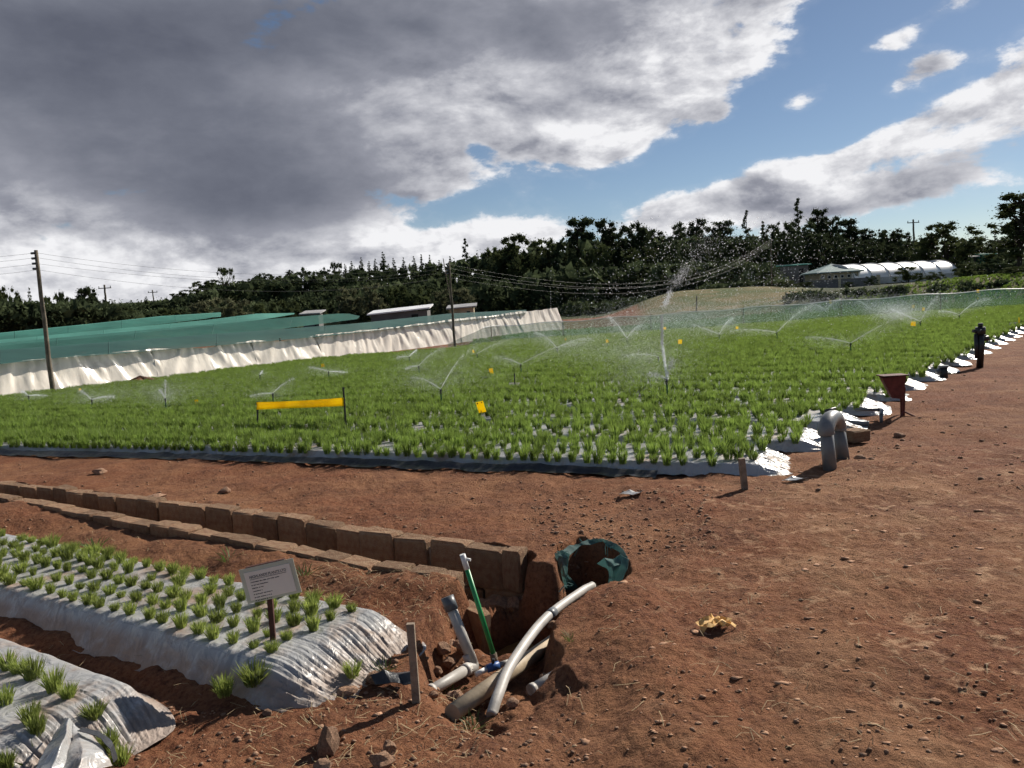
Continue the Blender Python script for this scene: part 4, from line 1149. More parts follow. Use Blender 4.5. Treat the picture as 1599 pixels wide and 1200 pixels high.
tag(link('spray_mist', np_mesh('spray_mist', V, F, M_DROP)), 'fine drifting sprinkler spray over the crop field', 'spray', kind='stuff')

# ------------------------------------------------------------------ windbreak net along the back of the field
fw = empty('windbreak_fence', FENCE[3], 'low green windbreak net on posts across the back of the crop field', 'fence')
o0 = FENCE[3]; at, L = polyline(FENCE); G = []
for s in np.linspace(0, L, 120):
    p, d = at(s); zb = float(base_h(p[0], p[1]))
    G.append([(p[0] - o0[0], p[1] - o0[1] + .04 * math.sin(s * 1.7 + t * 2), zb - o0[2] + t * (.88 + .03 * math.sin(s * 1.9)) * (min(1, s / 5 + .35))) for t in (0, .35, .7, 1)])
mb = MB(); mb.grid(np.array(G)); mb.build('net', M_FENCENET, fw, smooth=True)
mb = MB(); mb.tube([np.array(r[-1]) for r in G[12:]], .014, 5); mb.build('top_rope', M_WHITEP, fw)
for s in np.arange(4, L, 4.2):
    p, d = at(s); zb = float(base_h(p[0], p[1])) - o0[2]
    mb = MB(); mb.tube([(p[0] - o0[0], p[1] - o0[1] + .07, zb - .2), (p[0] - o0[0], p[1] - o0[1] + .07, zb + .95)], .025, 6); mb.build('post', M_WOODG, fw)

# ------------------------------------------------------------------ shade net house with cream film wall
def zat(px, py, dist): return PD(px, py, dist)[2]
TOPPX = [(-120, 577), (0, 566), (82, 557), (190, 549), (262, 543), (400, 532), (500, 523), (600, 512), (710, 499), (822, 486), (862, 481)]
wb = np.array(WALLB); WH = []
for p, tpx in zip(WALLB, TOPPX):
    WH.append(zat(tpx[0], tpx[1], hd(p)) - p[2])
o0 = WALLB[4]
sh = empty('shade_house', o0, 'long green shade net house with a sagging cream plastic side wall', 'shade house')
at, L = polyline(WALLB); cum = [0]
for a, b in zip(WALLB, WALLB[1:]): cum.append(cum[-1] + math.hypot(b[0] - a[0], b[1] - a[1]))
def wall_h(s): return float(np.interp(s, cum, WH))
def wall_z(s): return float(np.interp(s, cum, [p[2] for p in WALLB]))
bounds = [0.0, cum[4] * .97, cum[5] * 1.02, cum[6] * 1.02, cum[8] * 1.03, cum[9] * .99, cum[10]]
for k, (s0, s1) in enumerate(zip(bounds, bounds[1:])):
    ns = max(24, int((s1 - s0) / .055)); nt_ = 20; G = np.zeros((ns, nt_, 3)); rr = random.Random(k)
    for i, s in enumerate(np.linspace(s0 - .1, s1 + .1, ns)):
        p, d = at(s); n = np.array([d[1], -d[0]]); h = wall_h(s)
        f = (s - s0) / (s1 - s0); sag = -.10 * h * math.sin(math.pi * min(1, max(0, f))) * (1.0 if k in (1, 2) else .35)
        for j in range(nt_):
            t = j / (nt_ - 1)
            # diagonal drapes hanging from the tie points
            dr = math.sin((s * 3.1 + t * (2.2 if f > .5 else -2.2) + 2 * float(vnoise(np.array(s * .8), np.array(k * 3.1)))) * 2.2) * .050 * (1 - .4 * t)
            nz_ = float(vnoise(np.array(s * 1.1 + 5), np.array(t * 2))); fan = (t - 1.1) * (f - .5) * 9
            dr += (math.sin(s * 13 + fan * 2 + 3 * nz_) * .026 + math.sin(s * 23 + fan * 3 + 5 * nz_) * .014) * (.3 + 2.2 * abs(nz_))
            out = .04 - .30 * t * h + dr * (.35 + .65 * t) + .10 * float(vnoise(np.array(s * .5), np.array(t * 1.5 + k)))
            zz = wall_z(s) + t * h + sag * t + (.05 * float(vnoise(np.array(s * 1.6), np.array(9.0))) if j == nt_ - 1 else 0)
            G[i, j] = (p[0] + n[0] * out - o0[0], p[1] + n[1] * out - o0[1], zz - o0[2])
    mb = MB(); mb.grid(G); o = mb.build('film_panel', M_WALLFILM, sh, smooth=True)
# posts behind the film
for s in np.arange(.5, L, 3.2):
    p, d = at(s); p = p - np.array([d[1], -d[0]]) * (.34 * wall_h(s) + .12); mb = MB(); mb.tube([(p[0] - o0[0], p[1] - o0[1], wall_z(s) - o0[2] - .2), (p[0] - o0[0], p[1] - o0[1], wall_z(s) + wall_h(s) - .02 - o0[2])], .04, 6); mb.build('post', M_WOODG, sh)
# net roof: front apron and ridges, each panel its own part; set by top edges seen in the photo
def net_panel(lo, hi, m, name='net_panel', n=40):
    """lo, hi: lists of (px,py,dist) edges"""
    def edge(e, t):
        xs = [q[0] for q in e]; x = xs[0] + (xs[-1] - xs[0]) * t
        return PD(x, float(np.interp(x, xs, [q[1] for q in e])), float(np.interp(x, xs, [q[2] for q in e])))
    G = []
    for i in range(n):
        a = edge(lo, i / (n - 1)); b = edge(hi, i / (n - 1)); row = []
        for t in (0, .25, .5, .75, 1):
            q = lerp(a, b, t); q[2] -= .07 * math.sin(math.pi * t) * (1 + .6 * math.sin(i * .9)); row.append(q - o0)
        G.append(row)
    for i in range(5, n - 2, 7):
        mb = MB(); mb.tube([np.array(q) + [0, 0, .004] for q in G[i]], .012, 4); mb.build('seam', m, sh)
    mb = MB(); mb.grid(np.array(G)); return mb.build(name, m, sh, smooth=True)
dl = [hd(p) for p in WALLB]
lo = [(t[0], t[1] + 3, d + .1) for t, d in zip(TOPPX, dl)]
hi1 = [(-120, 557, dl[0] + 3.2), (0, 547, dl[1] + 3.3), (200, 532, dl[3] + 3.5), (400, 517, dl[5] + 4), (560, 505, dl[6] + 5), (700, 490, dl[8] + 7), (822, 484, dl[9] + 7)]
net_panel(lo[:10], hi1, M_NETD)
def shift(e, dpy, dd): return [(a, b + dpy, c + dd) for a, b, c in e]
r2lo = [(a, b + 2, c + 1.5) for a, b, c in hi1[:5]]
r2hi = [(-120, 545, dl[0] + 6.5), (0, 536, dl[1] + 7), (200, 518, dl[3] + 8), (400, 500, dl[5] + 9), (540, 489, dl[6] + 10), (562, 494, dl[6] + 10)]
net_panel(r2lo[:4] + [(555, 499, dl[6] + 9)], r2hi, M_NETM)
r3lo = [(-120, 548, dl[0] + 9), (0, 540, dl[1] + 10), (200, 522, dl[3] + 11.5), (400, 501, dl[5] + 13), (458, 491, dl[6] + 17)]
r3hi = [(-120, 541, dl[0] + 12), (0, 531, dl[1] + 13.5), (180, 514, dl[3] + 15), (330, 499, dl[5] + 16), (400, 490, dl[5] + 17), (460, 489, dl[6] + 18)]
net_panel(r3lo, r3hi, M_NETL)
r4lo = [(-120, 545, dl[0] + 16), (0, 533, dl[1] + 17.5), (180, 515, dl[3] + 19), (330, 497, dl[5] + 23), (346, 491, dl[5] + 26)]
r4hi = [(-120, 534, dl[0] + 19), (0, 521, dl[1] + 21), (140, 507, dl[3] + 23), (250, 495, dl[4] + 25), (345, 489, dl[5] + 26)]
net_panel(r4lo, r4hi, M_NET)
r5 = [(a, b + 3, c + 8) for a, b, c in r4hi]
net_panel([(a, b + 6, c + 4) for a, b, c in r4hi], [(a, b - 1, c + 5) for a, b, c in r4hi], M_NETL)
# soil heap at the wall foot
c = PT(232, 601); mb = MB(); G = []
for i in range(18):
    a = 2 * math.pi * i / 17; G.append([(r_ * 1.1 * math.cos(a), r_ * .5 * math.sin(a) - .5, .30 * (1 - r_) ** .8 * (1 + .3 * math.sin(a * 3)) - .03) for r_ in (1, .75, .5, .25, 0)])
mb.grid(np.array(G)); tag(mb.build('soil_heap', M_SOIL, smooth=True, loc=c), 'small heap of dark soil against the plastic wall', 'soil heap')

# ------------------------------------------------------------------ poles and wires
def pole(bp, tp, r0, r1, label, arms=False, dist=None, ins=True):
    b = PT(*bp) if dist is None else PD(bp[0], bp[1], dist)
    t = PYd(tp[0], tp[1], b[1])
    g = empty('utility_pole', b, label, 'pole')
    mb = MB(); k = 7; ps = [lerp(b - [0, 0, .4], t, i / k) - b for i in range(k + 1)]
    for i in range(1, k): ps[i] = ps[i] + np.array([.02 * math.sin(i * 2.1), 0, 0]) * (r0 / .12)
    mb.tube(ps, [r0 + (r1 - r0) * i / k for i in range(k + 1)], 10); mb.build('shaft', M_POLE, g, smooth=True)
    if ins:
        for i in range(4):
            q = lerp(b, t, 1 - .02 - .035 * i) - b
            mb = MB(); mb.tube([q + [-.14, -.02, 0], q + [-.05, -.02, 0]], .035, 8); mb.build('insulator', M_PVCD, g)
    if arms:
        q = t - b - np.array([0, 0, .5]); mb = MB(); mb.box(q, (1.9, .12, .12)); mb.build('crossarm', M_POLE, g)
        for dx in (-.85, 0, .85):
            mb = MB(); mb.tube([q + [dx, 0, .05], q + [dx, 0, .32]], .06, 6); mb.build('insulator', M_PVCD, g)
    return b, t
p1b, p1t = pole((83, 618), (56, 391), .075, .05, 'tall leaning wooden pole before the shade house wall')
p2b, p2t = pole((711, 549), (701, 410), .062, .04, 'wooden pole at the middle of the shade house wall')
pole((709, 500), (692, 404), .055, .04, 'second thin pole close behind the middle pole', dist=78, ins=False)
pole((166, 482), (163, 445), .16, .12, 'far pole with crossarm beyond the hedge, beside the round bushes', True, dist=130)
pole((241, 480), (238, 453), .14, .10, 'distant small pole right of the far crossarm pole', True, dist=170)
pole((406, 470), (405, 436), .12, .09, 'pole among the trees over the hillside sheds', False, dist=150, ins=False)
pole((1428, 400), (1426, 343), .17, .12, 'pole with crossarm standing against the sky behind the white tunnel', True, dist=140)
p3b, p3t = pole((1205, 440), (1204, 372), .08, .06, 'pole hidden before the dark wood where the wires end', False, dist=82)
pole((1087, 487), (1088, 462), .06, .05, 'short post standing on the dry grass slope', False, ins=False)
def wires(a, b, sags, label, offs):
    g = empty('power_line', a, label, 'power line')
    for sgv, o in zip(sags, offs):
        pa = a + np.array([0, 0, -o]); pb = b + np.array([0, 0, -o])
        pts = [lerp(pa, pb, t) - np.array([0, 0, sgv * 4 * t * (1 - t)]) - a for t in np.linspace(0, 1, 30)]
        mb = MB(); mb.tube(pts, .0034, 4, False); mb.build('wire', M_WIRE, g)
wires(p1t, p2t, (.55, .6, .5, .65), 'four slack wires from the tall leaning pole to the middle pole', (.08, .22, .40, .58))
wires(p2t, p3t, (2.3, 2.35, 2.2, 2.3), 'four sagging wires from the middle pole across the dark wood', (.08, .25, .45, .65))
pL = p1t + (p1t - p2t) * .8
wires(p1t, pL, (.5, .5, .5, .5), 'wires leading from the tall leaning pole out of the frame', (.08, .22, .40, .58))

# ------------------------------------------------------------------ buildings
def wbox(parent, nm, c, s, m, rz=0): 
    mb = MB(); mb.box((0, 0, 0), s); o = mb.build(nm, m, parent); o.location = c; o.rotation_euler = (0, 0, rz); return o
def shed(px0, px1, pyb, pyt, dist, label, roofm, wallm, slope=.06, deep=3.0, name='shed', green=False):
    a, b = PD(px0, pyb, dist), PD(px1, pyb, dist); c = (a + b) / 2; w = b[0] - a[0]; h = zat((px0 + px1) / 2, pyt, dist) - c[2]
    c[2] -= 1.5; h += 1.5
    g = empty(name, c, label, 'shed')
    wbox(g, 'wall', (0, deep / 2, h * .46), (w, deep, h * .92), wallm)
    mb = MB(); e = w / 2 + .3; z0 = h * .925
    mb.add([(-e, -.35, z0 - slope * w), (e, -.35, z0 + slope * w), (e, deep + .35, z0 + slope * w + .3), (-e, deep + .35, z0 - slope * w + .3)] + [(-e, -.35, z0 - slope * w + .12), (e, -.35, z0 + slope * w + .12), (e, deep + .35, z0 + slope * w + .42), (-e, deep + .35, z0 - slope * w + .42)],
           [(0, 3, 2, 1), (4, 5, 6, 7), (0, 1, 5, 4), (1, 2, 6, 5), (2, 3, 7, 6), (3, 0, 4, 7)])
    mb.build('roof', roofm, g)
    wbox(g, 'door', (w * .28, -.03, h * .40), (w * .12, .06, h * .75), M_DARK)
    return g
shed(578, 668, 493, 485, 72, 'low shed with a pale tin roof behind the shade house', M_WHITEROOF, M_BLOCKWALL, .03)
shed(702, 740, 490, 479, 78, 'small tin-roofed shed behind the middle pole', M_TIN, M_CREAMWALL, .02, 2)
shed(472, 498, 496, 489, 84, 'dark little shelter at the end of the shade net ridges', M_TIN, M_BLOCKWALL, .0, 2)
shed(285, 312, 482, 471, 120, 'tin shed roof showing over the hedge beyond the net', M_TIN, M_BLOCKWALL, .03)
shed(355, 385, 468, 461, 150, 'pale hillside shed with tin roof among the bushes', M_TIN, M_CREAMWALL, .02)
shed(398, 436, 468, 459, 156, 'long tin-roofed hut on the wooded hillside', M_TIN, M_CREAMWALL, .03)
shed(215, 250, 480, 475, 150, 'long flat grey roof beyond the hedge', M_TIN, M_BLOCKWALL, .01)
shed(1208, 1266, 428, 413, 108, 'low building with a green roof before the dark wood', mat('green_tin_roof', (.05, .22, .17), .5, .1, 1), M_BLOCKWALL, .01, 6)
shed(1362, 1474, 412, 397, 122, 'long grey-roofed barn behind the white tunnel', M_TIN, M_DARK, .02, 8)
shed(1506, 1527, 412, 400, 115, 'dark shed roof at the end of the white tunnel', M_TIN, M_DARK, .0, 4)
shed(1530, 1554, 408, 396, 118, 'green netted shelter beyond the white tunnel', M_NET, M_NET, .0, 4)
# cream house with hipped roof
D_ = 92; a, b = PD(1276, 450, D_), PD(1345, 446, D_); c = (a + b) / 2; c[2] = min(a[2], b[2]) - .6; w = b[0] - a[0]
ev = zat(1310, 426, D_) - c[2]; rd = zat(1310, 411, D_ + 2) - c[2]
g = empty('cream_house', c, 'cream house with hipped grey-green roof and a row of small windows', 'house', rz=-.12)
wbox(g, 'wall', (0, 3, ev / 2), (w, 6, ev), M_CREAMWALL)
mb = MB(); e = w / 2 + .45; mb.add([(-e, -.5, ev), (e, -.5, ev), (e, 6.5, ev), (-e, 6.5, ev), (-e + 2.6, 3, rd), (e - 2.6, 3, rd), (-e, -.5, ev + .12), (e, -.5, ev + .12), (e, 6.5, ev + .12), (-e, 6.5, ev + .12)],
    [(0, 3, 2, 1), (6, 7, 5, 4), (7, 8, 5), (8, 9, 4, 5), (9, 6, 4), (0, 1, 7, 6), (1, 2, 8, 7), (2, 3, 9, 8), (3, 0, 6, 9)]); mb.build('roof', M_GREENROOF, g)
for i in range(6):
    x = -w / 2 + w * (i + .5) / 6; wd = wbox(g, 'window', (x, -.03, ev * .80), (w * .085, .06, ev * .16), M_WHITEP); wbox(wd, 'pane', (0, -.035, 0), (w * .068, .02, ev * .125), M_DARK)
c = PD(1312, 456, 86); c[2] = float(base_h(c[0], c[1])); 
bw_ = zat(1312, 436, 86) - c[2]
g = empty('block_wall', c, 'grey block wall in front of the cream house', 'wall', rz=-.1)
wbox(g, 'panel', (-1.9, 0, bw_ / 2 - .4), (3.4, .2, bw_ + .8), M_BLOCKWALL); wbox(g, 'panel', (1.8, 0, bw_ / 2 - .4), (3.6, .2, bw_ + .8), M_BLOCKWALL); wbox(g, 'pillar', (-.1, -.06, bw_ / 2 - .3), (.22, .3, bw_ + 1.0), M_CREAMWALL); wbox(g, 'pillar', (3.7, -.06, bw_ / 2 - .3), (.3, .3, bw_ + 1.0), M_CREAMWALL)
# white tunnel greenhouse
D_ = 98; a, b = PD(1335, 440, D_ - 6), PD(1497, 428, D_ + 6); ax_ = b - a; ax_[2] = 0; Lg = np.linalg.norm(ax_); ax_ /= Lg; nn_ = np.array([-ax_[1], ax_[0], 0])
hg = zat(1415, 408, D_) - min(a[2], b[2]) + .4; a[2] = min(a[2], b[2]) - .4
g = empty('tunnel_greenhouse', a, 'long white film-covered tunnel greenhouse beside the cream house', 'greenhouse')
def hoop(s, hh, r=3.0, n=14): return [ax_ * s + nn_ * (r - r * math.cos(t)) + np.array([0, 0, hh * math.sin(t) ** .75]) for t in np.linspace(0.0, math.pi, n)]
nbay = 6
for i in range(nbay):
    G = np.array([hoop(s, hg * (1 - .02 * math.sin(math.pi * f)))for f, s in [(f, Lg * (i + f) / nbay) for f in np.linspace(0, 1, 5)]])
    mb = MB(); mb.grid(G); mb.build('film_bay', M_TUNNEL, g, smooth=True)
for i in range(nbay + 1):
    mb = MB(); mb.tube([q * 1.0 + np.array([0, 0, .03]) for q in hoop(Lg * i / nbay, hg)], .05, 6); mb.build('hoop', M_TIN, g)
for s in (0, Lg):
    pts = hoop(s, hg); mb = MB(); mb.add(pts, [tuple(range(len(pts)))]); mb.build('end_wall', M_TUNNEL, g)
wbox(g, 'side_strip', tuple(ax_ * Lg * .5 + np.array([0, 0, hg * .16]) - nn_ * .12), (Lg, .08, hg * .3), M_TIN, math.atan2(ax_[1], ax_[0]))

# ------------------------------------------------------------------ trees
def leaves_np(centers, radii, per, size, r, flat=0.75):
    n = len(centers) * per
    c = np.repeat(np.array(centers), per, 0); rr = np.repeat(np.array(radii), per)
    d = r.normal(size=(n, 3)); d /= np.linalg.norm(d, axis=1)[:, None]
    p = c + d * (rr * np.minimum(np.abs(r.normal(0, .50, n)), 1.08))[:, None] * np.array([1, 1, flat])
    a = r.normal(size=(n, 3)); a /= np.linalg.norm(a, axis=1)[:, None]; b = np.cross(a, r.normal(size=(n, 3))); b /= np.linalg.norm(b, axis=1)[:, None]
    s = (size * r.uniform(.5, 1.25, n))[:, None]
    big = (np.arange(n) % per) < max(3, per // 14)          # inner sprays that close the crown
    p[big] = c[big] + (p[big] - c[big]) * .45; s[big] = (rr[big] * .55)[:, None]
    V = np.stack([p - a * s, p + b * s * .55, p + a * s, p - b * s * .55], 1).reshape(-1, 3)
    return V, np.arange(n * 4).reshape(-1, 4)
def tree_proto(kind, seed):
    """unit tree 1 m tall: returns trunk and crown meshes"""
    r = np.random.default_rng(seed); tb = MB(); cs = []; rs = []
    def limb(a, b, r0, r1):
        a = np.array(a); b = np.array(b); m = (a + b) / 2 + r.normal(0, .012, 3); tb.tube([a, m, b], [r0, (r0 + r1) / 2, r1], 6)
    if kind == 'broad':
        limb((0, 0, -.03), (0.01, 0, .4), .028, .02)
        for i in range(15):
            a = r.uniform(0, 6.28); ph = r.uniform(.1, 1); R = .40 * math.sqrt(1 - (ph - .35) ** 2 * 1.4) * r.uniform(.4, 1)
            c = np.array([R * math.cos(a), R * math.sin(a), .24 + .62 * ph]); limb((0, 0, r.uniform(.2, .45)), c, .012, .004); cs.append(c); rs.append(r.uniform(.11, .17))
        for i in range(60):
            a = r.uniform(0, 6.28); ph = r.uniform(0, 1); R = .42 * r.uniform(.8, 1.06) * math.sqrt(max(.05, 1 - (ph - .3) ** 2 * 1.9)); cs.append(np.array([R * math.cos(a), R * math.sin(a), .16 + .76 * ph])); rs.append(r.uniform(.05, .10))
        per, sz = 110, .0145
    elif kind == 'tall':
        limb((0, 0, -.03), (.02, 0, .9), .020, .006)
        for i in range(60):
            z = .24 + .74 * r.random() ** .8; a = r.uniform(0, 6.28); R = (.20 * (1.05 - z) + .07) * r.uniform(.4, 1.25); c = np.array([.02 * z + R * math.cos(a), R * math.sin(a), z]); limb((.02 * z, 0, max(.2, z - .12)), c, .007, .003); cs.append(c); rs.append(r.uniform(.04, .085))
        per, sz = 110, .0125
    elif kind == 'spire':
        limb((0, 0, -.03), (0, 0, .95), .015, .004)
        for i in range(30):
            z = .14 + .86 * i / 29; R = (.105 * math.sin(min(1, (1.04 - z) * 1.6) * 1.5) + .006) * r.uniform(.5, 1.2); a = r.uniform(0, 6.28); c = np.array([R * math.cos(a), R * math.sin(a), z]); limb((0, 0, max(.02, z - .05)), c, .005, .002); cs.append(c); rs.append(.062 * (1.15 - z) + .016)
        per, sz = 120, .011
    elif kind == 'conifer':
        limb((0, 0, -.03), (0, 0, .98), .018, .003)
        for i in range(17):
            z = .12 + .86 * i / 16; R = .30 * (1.02 - z) ** .8
            for j in range(4 if z < .8 else 2):
                a = r.uniform(0, 6.28); c = np.array([R * .6 * math.cos(a), R * .6 * math.sin(a), z - .02 * R]); limb((0, 0, z), c, .006, .002); cs.append(c); rs.append(R * .45 + .012)
        per, sz = 75, .013
    elif kind == 'umbrella':
        limb((0, 0, -.03), (.03, 0, .5), .024, .016)
        for i in range(15):
            a = r.uniform(0, 6.28); R = .42 * math.sqrt(r.uniform(.05, 1)); c = np.array([.03 + R * math.cos(a), R * math.sin(a), .88 - .35 * R * R / .17 * .6 + r.normal(0, .05)]); limb((.03, 0, r.uniform(.35, .52)), c, .010, .004); cs.append(c); rs.append(r.uniform(.06, .11))
        per, sz = 150, .016
    else:  # bush
        for i in range(5): limb((0, 0, -.05), (r.normal(0, .22), r.normal(0, .22), .55), .02, .008)
        for i in range(26):
            a = r.uniform(0, 6.28); ph = r.uniform(0, 1); R = .52 * math.sqrt(1 - ph * ph * .8) * math.sqrt(r.uniform(.1, 1)); cs.append(np.array([R * math.cos(a), R * math.sin(a), .06 + .82 * ph])); rs.append(r.uniform(.10, .19))
        per, sz = 130, .026
    core = {'broad': (22, .26, .16, .76, .20), 'tall': (16, .10, .22, .86, .12), 'umbrella': (6, .22, .70, .82, .12), 'conifer': (10, .04, .08, .7, .12), 'spire': (6, .01, .2, .8, .055), 'bush': (6, .2, .2, .6, .25)}[kind]
    for i in range(core[0]):
        a = r.uniform(0, 6.28); R = core[1] * math.sqrt(r.random()); cs.append(np.array([R * math.cos(a), R * math.sin(a), core[2] + (core[3] - core[2]) * (i + .5) / core[0]])); rs.append(core[4] * r.uniform(.8, 1.1))
    V, F = leaves_np(cs, rs, per, sz, r)
    zmax = V[:, 2].max(); V[:, 2] *= 1.0 / zmax
    V[:, 2] = np.maximum(V[:, 2], -.02)
    return tb.mesh('trunk', M_BARK), (V, F)
PROTO = {}
def proto(kind, var, m):
    key = (kind, var, m.name)
    if key not in PROTO:
        t, (V, F) = tree_proto(kind, abs(hash(kind)) % 5 * 0 + {'broad': 10, 'tall': 20, 'spire': 30, 'conifer': 40, 'umbrella': 50, 'bush': 60}[kind] + var)
        PROTO[key] = (t, np_mesh('crown', V, F, m))
    return PROTO[key]
def tree(px, pyt, dist, kind, wpx, label, group=None, m=None, name='tree', pyb=None):
    m = m or (M_LEAFM if random.random() < .3 else M_LEAFD)
    top = PD(px, pyt, dist); x, y = top[0], top[1]; zb = float(base_h(x, y)) if pyb is None else PD(px, pyb, dist)[2]
    h = top[2] - zb; wid = wpx * math.hypot(x, y) / FPX
    natw = {'broad': .95, 'tall': .50, 'spire': .30, 'conifer': .62, 'umbrella': 1.0, 'bush': 1.15}[kind]
    g = empty(name, (x, y, zb), label, 'bush' if kind == 'bush' else 'tree', group, rz=random.uniform(0, 6.28))
    t, c = proto(kind, random.randrange(3), m)
    s = wid / natw; g.scale = (s, s, h)
    link('trunk', t, g); link('crown', c, g)
    return g
GW = 'dark trees of the wood behind the field'
LW = 'dark tree in the dense wood closing the back of the field'
T = [
 (905, 337, 118, 'tall', 78, 'tall dark tree, high left peak of the wood with gaps by its trunk'), (946, 340, 119, 'tall', 62, 'tall dark tree just right of the high left peak of the wood'),
 (726, 372, 125, 'spire', 26, 'lone narrow upright tree against the cloud behind the middle pole'), (810, 363, 116, 'broad', 112, 'broad rounded dark tree at the left end of the tall wood'),
 (1245, 309, 128, 'spire', 34, 'tallest spire-like tree rising over the wood above the green roof'), (1165, 328, 125, 'spire', 28, 'slim spire tree standing out over the middle of the wood'),
 (349, 415, 130, 'umbrella', 34, 'umbrella-crowned tree alone on the hill skyline'), (1592, 298, 70, 'tall', 90, 'large dark tree cut by the frame edge over the track'),
 (1480, 345, 112, 'broad', 110, 'wide pointed dark tree behind the barn and pole'), (985, 345, 115, 'broad', 80, 'dense dark tree in the centre of the wood behind the water plume'),
 (1275, 324, 126, 'tall', 46, 'leafy tall tree right of the tallest spire'), (524, 407, 140, 'umbrella', 24, 'little flat-topped tree before the pointed conifer row')]
for (px, py, d, k, wpx, lab) in T: tree(px, py, d, k, wpx, lab)
for (px, py, d, k, wpx) in ((850, 370, 120, 'broad', 76), (770, 385, 122, 'broad', 60), (1022, 357, 122, 'tall', 60), (1060, 346, 120, 'tall', 56), (1086, 340, 122, 'tall', 58), (1130, 342, 120, 'tall', 62), (1108, 352, 118, 'broad', 70),
    (1192, 345, 122, 'conifer', 50), (1215, 346, 120, 'broad', 66), (1300, 336, 128, 'tall', 50), (1326, 340, 128, 'tall', 50), (1352, 356, 128, 'tall', 48), (1372, 358, 130, 'conifer', 40), (1395, 356, 126, 'broad', 66), (1420, 374, 130, 'broad', 50),
    (1255, 345, 118, 'broad', 70), (1290, 362, 116, 'broad', 70), (1340, 372, 118, 'broad', 80), (880, 385, 112, 'broad', 70), (930, 380, 110, 'broad', 80), (1000, 385, 108, 'broad', 90), (1050, 375, 108, 'broad', 80), (1100, 380, 110, 'broad', 90), (1160, 372, 112, 'broad', 80),
    (745, 395, 128, 'conifer', 36), (760, 402, 118, 'broad', 50), (1385, 380, 120, 'broad', 70), (820, 395, 110, 'broad', 80), (1230, 365, 112, 'broad', 60), (868, 392, 124, 'broad', 70), (965, 372, 124, 'broad', 70), (1035, 380, 126, 'broad', 70), (1075, 376, 126, 'broad', 70), (1145, 368, 126, 'broad', 70), (1180, 366, 126, 'broad', 60), (1275, 356, 130, 'broad', 60), (1310, 362, 132, 'broad', 60), (1360, 378, 132, 'broad', 70), (1410, 388, 132, 'broad', 60), (915, 372, 124, 'broad', 60)):
    tree(px, py, d, k, wpx, LW, GW)
for (px, py, d, k, wpx) in ((1525, 361, 125, 'conifer', 40), (1553, 360, 140, 'conifer', 30), (1575, 368, 130, 'broad', 50), (1540, 375, 122, 'broad', 60), (1500, 375, 120, 'broad', 60), (1450, 372, 122, 'conifer', 46)):
    tree(px, py, d, k, wpx, 'dark tree in the clump behind the sheds over the track', 'trees behind the sheds over the track')
for (px, py, d, wpx) in ((538, 412, 145, 26), (548, 408, 146, 28), (563, 402, 146, 28), (576, 408, 146, 26), (586, 404, 147, 26), (597, 393, 146, 34), (614, 403, 146, 28), (630, 402, 146, 26), (645, 400, 146, 28), (658, 397, 146, 28), (671, 398, 146, 30), (686, 406, 145, 28), (703, 400, 140, 30), (552, 420, 140, 28), (606, 412, 140, 30), (650, 412, 140, 30)):
    tree(px, py, d, 'conifer', wpx, 'pointed conifer in the row along the hill crest', 'pointed conifers on the hill crest')
for (px, py, d, k, wpx) in ((291, 452, 130, 'broad', 40), (318, 438, 135, 'broad', 52), (335, 436, 136, 'broad', 50), (372, 438, 138, 'broad', 48), (398, 434, 138, 'broad', 50), (412, 426, 140, 'broad', 44), (432, 430, 142, 'broad', 44), (452, 421, 140, 'tall', 26), (478, 416, 142, 'umbrella', 44), (500, 417, 142, 'umbrella', 34), (515, 420, 138, 'broad', 46), (484, 432, 132, 'broad', 60), (450, 440, 130, 'broad', 50)):
    tree(px, py, d, k, wpx, 'rounded dark tree on the hillside behind the shade house', 'trees on the hillside behind the shade house')
for (px, py, d, k, wpx) in ((3, 445, 75, 'broad', 56), (45, 449, 80, 'conifer', 24), (25, 462, 72, 'broad', 60), (78, 461, 76, 'broad', 46), (93, 451, 78, 'umbrella', 20), (112, 462, 74, 'broad', 54), (128, 448, 76, 'tall', 40), (140, 446, 78, 'tall', 30), (150, 464, 74, 'broad', 46), (60, 470, 70, 'broad', 70), (185, 478, 82, 'broad', 60), (228, 463, 120, 'conifer', 24), (175, 468, 110, 'conifer', 20), (272, 458, 125, 'tall', 24)):
    tree(px, py, d, k, wpx, 'dark bushy tree in the hedge beyond the tall leaning pole', 'trees in the hedge beyond the shade house')
